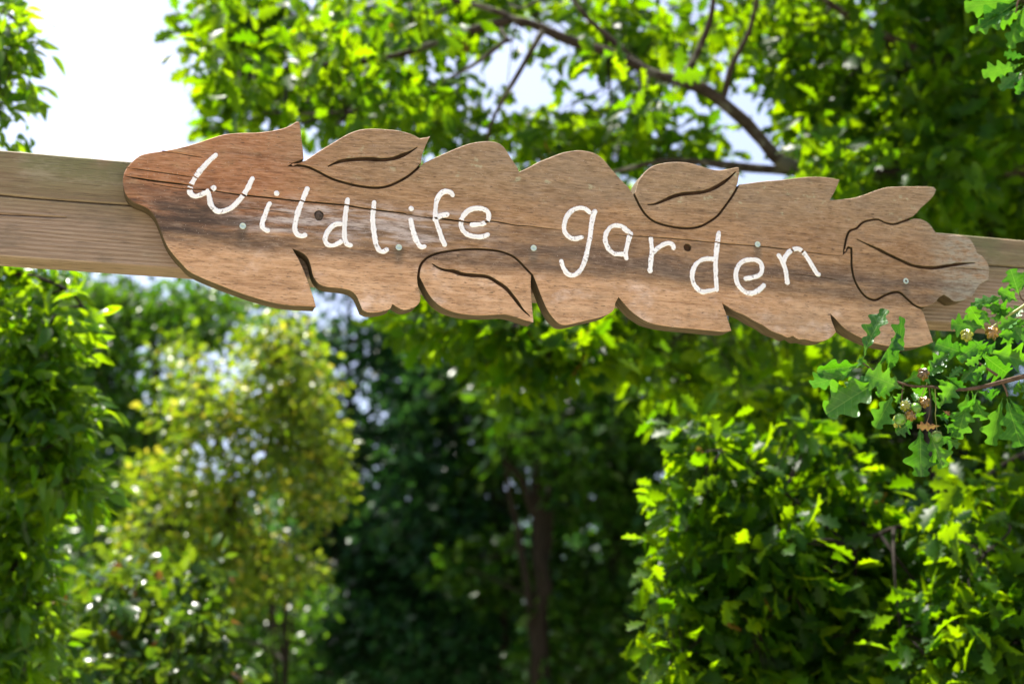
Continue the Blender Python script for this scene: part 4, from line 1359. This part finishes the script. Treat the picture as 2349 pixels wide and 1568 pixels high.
VAR = {}
G, U = M_OAKN, M_OAKP
spec = [  # stalk, tip, width, roll, material
    ((425, 690), (515, 360), .75, 0.7, G), ((425, 725), (140, 778), .80, .3, G), ((370, 745), (115, 912), .80, -.5, G), ((560, 820), (192, 1032), .95, .2, G), ((500, 800), (330, 880), 1.0, .3, G),
    ((575, 800), (778, 485), .55, .8, U), ((505, 755), (672, 525), .55, -.7, G), ((600, 800), (600, 640), .6, .5, U), ((700, 890), (465, 795), 1.1, 0, G), ((640, 845), (530, 930), 1.1, .3, G), ((625, 920), (508, 1142), .9, .1, U),
    ((470, 745), (390, 690), 1.2, .3, U), ((680, 845), (880, 765), .9, .2, G), ((740, 880), (850, 945), 1.3, .2, G), ((880, 870), (885, 1010), .6, .8, G), ((920, 890), (1040, 865), 1.1, -.3, G), ((930, 1010), (1020, 860), 1.2, 0, G),
    ((800, 1135), (808, 1465), .95, .0, G), ((850, 1150), (960, 1405), .85, .2, G), ((900, 1180), (1060, 1260), .8, .4, G), ((960, 1120), (1055, 1190), 1.0, .3, U), ((900, 1060), (990, 1085), .9, .2, G),
    ((1110, 660), (905, 590), 1.25, .1, G), ((1230, 480), (1010, 470), 1.15, .15, G), ((1230, 560), (1050, 690), 1.1, -.2, G), ((1150, 560), (1260, 660), 1.1, .3, G), ((1260, 420), (1400, 420), 1.0, .3, G), ((1200, 330), (1390, 390), .9, .4, G),
    ((1200, 650), (1400, 812), 1.25, .1, G), ((1240, 640), (1500, 700), 1.0, -.2, G), ((1180, 640), (1330, 620), .8, .6, U), ((1230, 640), (1120, 740), .8, .5, U), ((1290, 540), (1490, 500), .95, .2, G), ((1330, 480), (1500, 450), .9, .5, U),
    ((1345, 945), (1270, 1258), .75, .1, U), ((1372, 950), (1462, 1268), .95, -.1, U), ((1390, 945), (1500, 1130), .8, .4, U), ((1120, 900), (1075, 1190), .85, .2, U), ((1180, 905), (1088, 1125), .65, .8, G), ((1140, 900), (1210, 1110), .8, .4, U),
    ((1240, 885), (1332, 930), 1.0, .3, G), ((1180, 900), (1290, 960), .9, .5, G), ((980, 830), (1060, 740), .9, .3, G), ((1140, 780), (1240, 750), .8, .5, U), ((1190, 720), (1080, 835), .85, .2, G), ((960, 800), (1100, 890), .75, .4, G), ((900, 820), (1010, 870), .9, .6, U),
    ((1000, 690), (870, 780), 1.0, .5, G), ((1010, 640), (880, 730), .9, .2, G), ((1455, 270), (1400, 100), 1.2, .1, G), ((1460, 250), (1510, 120), 1.1, .2, G), ((1450, 310), (1320, 240), 1.1, .3, G), ((1360, 285), (1168, 300), .8, .5, U), ((1487, 330), (1400, 420), 1.0, .3, G), ((1480, 300), (1590, 390), 1.0, .2, G),
    ((1470, 420), (1330, 480), .9, .5, U), ((1500, 600), (1420, 480), 1.0, .4, G), ((1460, 840), (1560, 960), 1.0, .3, G), ((1460, 820), (1420, 920), .8, .5, U), ((1490, 800), (1600, 720), 1.1, .2, G), ((720, 940), (690, 1010), 1.0, .5, G), ((760, 1090), (680, 1170), 1.1, .5, G),
    ((850, 1040), (760, 1080), .7, .6, U), ((700, 900), (640, 980), .9, .5, G), ((760, 905), (770, 960), 1.0, .4, G), ((1500, 980), (1560, 1180), .9, .2, G), ((1530, 560), (1640, 620), 1.1, .2, G), ((1550, 830), (1680, 900), 1.1, .2, G), ((1620, 250), (1720, 130), 1.1, .2, G), ((1600, 500), (1740, 440), 1.1, .2, G),
    ((1230, 500), (1130, 350), 1.1, .2, G), ((1270, 470), (1210, 380), 1.0, .4, G), ((1240, 700), (1160, 860), .8, .5, G), ((1400, 430), (1300, 360), .9, .3, G), ((1330, 470), (1400, 590), .9, .3, G)]
for b, t, w, rl, m in spec:
    near_leaf(b, t, w, 0, rl * (1 if rng.random() < .5 else -1), m, None, rng.uniform(-.02, .035))
for b, t, w, rl in (((940, 1130), (800, 1150), .7, .3), ((950, 1030), (995, 1060), .9, .4)):
    o = near_leaf(b, t, w, 0, rl, M_DRY, DB - .03)
    o['label'] = 'dry brown oak leaf on the branch'

# acorns and galls
M_NUT = mat_plain('acorn_nut', (.085, .21, .015), 0.28, 0.5, 40, 0.25)
M_CUP = mat_plain('acorn_cup', (.10, .15, .035), 0.8, 0.2, 260, 0.6)
M_GALL = mat_plain('gall_gold', (.135, .075, .004), 0.14, 0.6, 45, 0.85)
M_GALLY = mat_plain('gall_green', (.20, .22, .010), 0.2, 0.6, 60, 0.6)


def acorn(p, r, axis, d=DB - 0.05, long=1.3):
    c = Z4(p, d)
    ax = Vector(axis).normalized()
    q = Vector((0, 0, 1)).rotation_difference(ax).to_matrix()
    px = FPX / d
    r = r * .3475 / px
    bm = bmesh.new()
    seg = 18
    prof = [(math.sin(a) * (1 if a > .5 else .95), -math.cos(a) * long) for a in np.linspace(0.02, math.pi * .62, 10)]

    def rev(prof, name, mat, par, rough=0):
        bm = bmesh.new()
        rings = []
        for rr, z in prof:
            ring = []
            for k in range(seg):
                w = 2 * math.pi * k / seg
                s = rr * r * (1 + rough * noise.noise((math.cos(w) * 5, math.sin(w) * 5, z * 6)))
                ring.append(bm.verts.new(Vector(c) + q @ Vector((s * math.cos(w), s * math.sin(w), z * r))))
            rings.append(ring)
        for A, B in zip(rings, rings[1:]):
            for k in range(seg):
                bm.faces.new((A[k], A[(k + 1) % seg], B[(k + 1) % seg], B[k])).smooth = True
        bm.faces.new(rings[0][::-1])
        bm.faces.new(rings[-1])
        me = bpy.data.meshes.new(name)
        bm.to_mesh(me)
        bm.free()
        return link(name, me, mat, par, par is ob)
    # point of the nut along -axis
    nutp = [(0.05, -long - .08), (.07, -long)] + [(math.sin(a), -math.cos(a) * long) for a in np.linspace(0.12, math.pi * .6, 10)]
    nut = rev(nutp, 'acorn', M_NUT, ob)
    cup = rev([(1.02, .10), (1.10, .14), (1.08, .40), (.92, .68), (.60, .92), (.25, 1.02), (.10, 1.05)], 'acorn_cup', M_CUP, nut, .12)
    return nut


acorn((912, 1195), 31, (0.05, .2, 1), DB - .06, 1.45)
acorn((775, 1012), 33, (0.15, 1, .15), DB - .06, 1.0)
acorn((668, 1085), 37, (0.5, .8, -.25), DB - .06, 1.0)


def gall(p, r, mat, d=DB - 0.055):
    c = Vector(Z4(p, d))
    r = r * .3475 * d / FPX
    bm = bmesh.new()
    bmesh.ops.create_icosphere(bm, subdivisions=4, radius=1)
    off = Vector((p[0] * .1, p[1] * .1, 0))
    for v in bm.verts:
        a = v.co.copy()
        ridge = abs(math.sin(3.0 * math.atan2(a.x, a.z) + 1.3 * a.y + off.x)) ** 0.7
        k = 0.72 + 0.34 * ridge + 0.16 * noise.noise(a * 2.2 + off)
        v.co = c + Vector((a.x * r * k, a.y * r * k, a.z * r * k * 1.08))
    for f in bm.faces:
        f.smooth = True
    me = bpy.data.meshes.new('gall')
    bm.to_mesh(me)
    bm.free()
    return link('gall', me, mat, ob, True)


for p, r, m in (((825, 790), 38, M_GALL), ((830, 975), 36, M_GALL), ((703, 1000), 33, M_GALLY), ((740, 1062), 36, M_GALL), ((1110, 535), 40, M_GALLY), ((1278, 520), 42, M_GALL), ((655, 1105), 40, M_GALLY)):
    gall(p, r, m, DB - .055 if p != (655, 1105) else DB - .035)

# the second sprig of the same sapling hanging in at the top right corner
RT = lambda p: (1174.5 + .5 * p[0], .5 * p[1])
limb('twig', [P(2880, 150, 3.3), P(2560, -60, 3.5), P(2420, -40, 3.55), P(2345, -8, 3.6), P(2330, 30, 3.6)], 0.006, 0.0016, M_TWIG, ob, 6, 7)
limb('twig', [P(2560, -60, 3.5), P(2450, 60, 3.6), P(2385, 130, 3.65), P(2350, 160, 3.65)], 0.004, 0.0014, M_TWIG, ob, 6, 7)
for b, t, w, rl, m in (((2349, -20), (2120, 50), .8, .3, U), ((2330, 0), (2150, 120), .75, -.4, U), ((2340, 20), (2140, 155), .55, .6, G), ((2330, 60), (2285, 220), .8, .2, U), ((2345, 40), (2240, 120), .9, .3, G), ((2349, 20), (2335, 170), .8, .4, G),
                       ((2345, 290), (2190, 350), .9, .3, U), ((2349, 320), (2240, 410), .9, -.3, G), ((2349, 340), (2320, 430), .9, .2, G), ((2360, 260), (2270, 260), .9, .4, U), ((2380, 20), (2420, 160), 1, .2, G), ((2400, 280), (2460, 400), 1, .2, G), ((2349, 0), (2400, -120), 1, .2, G)):
    near_leaf(b, t, w, 0, rl, m, 3.62, 0.0, None, RT)
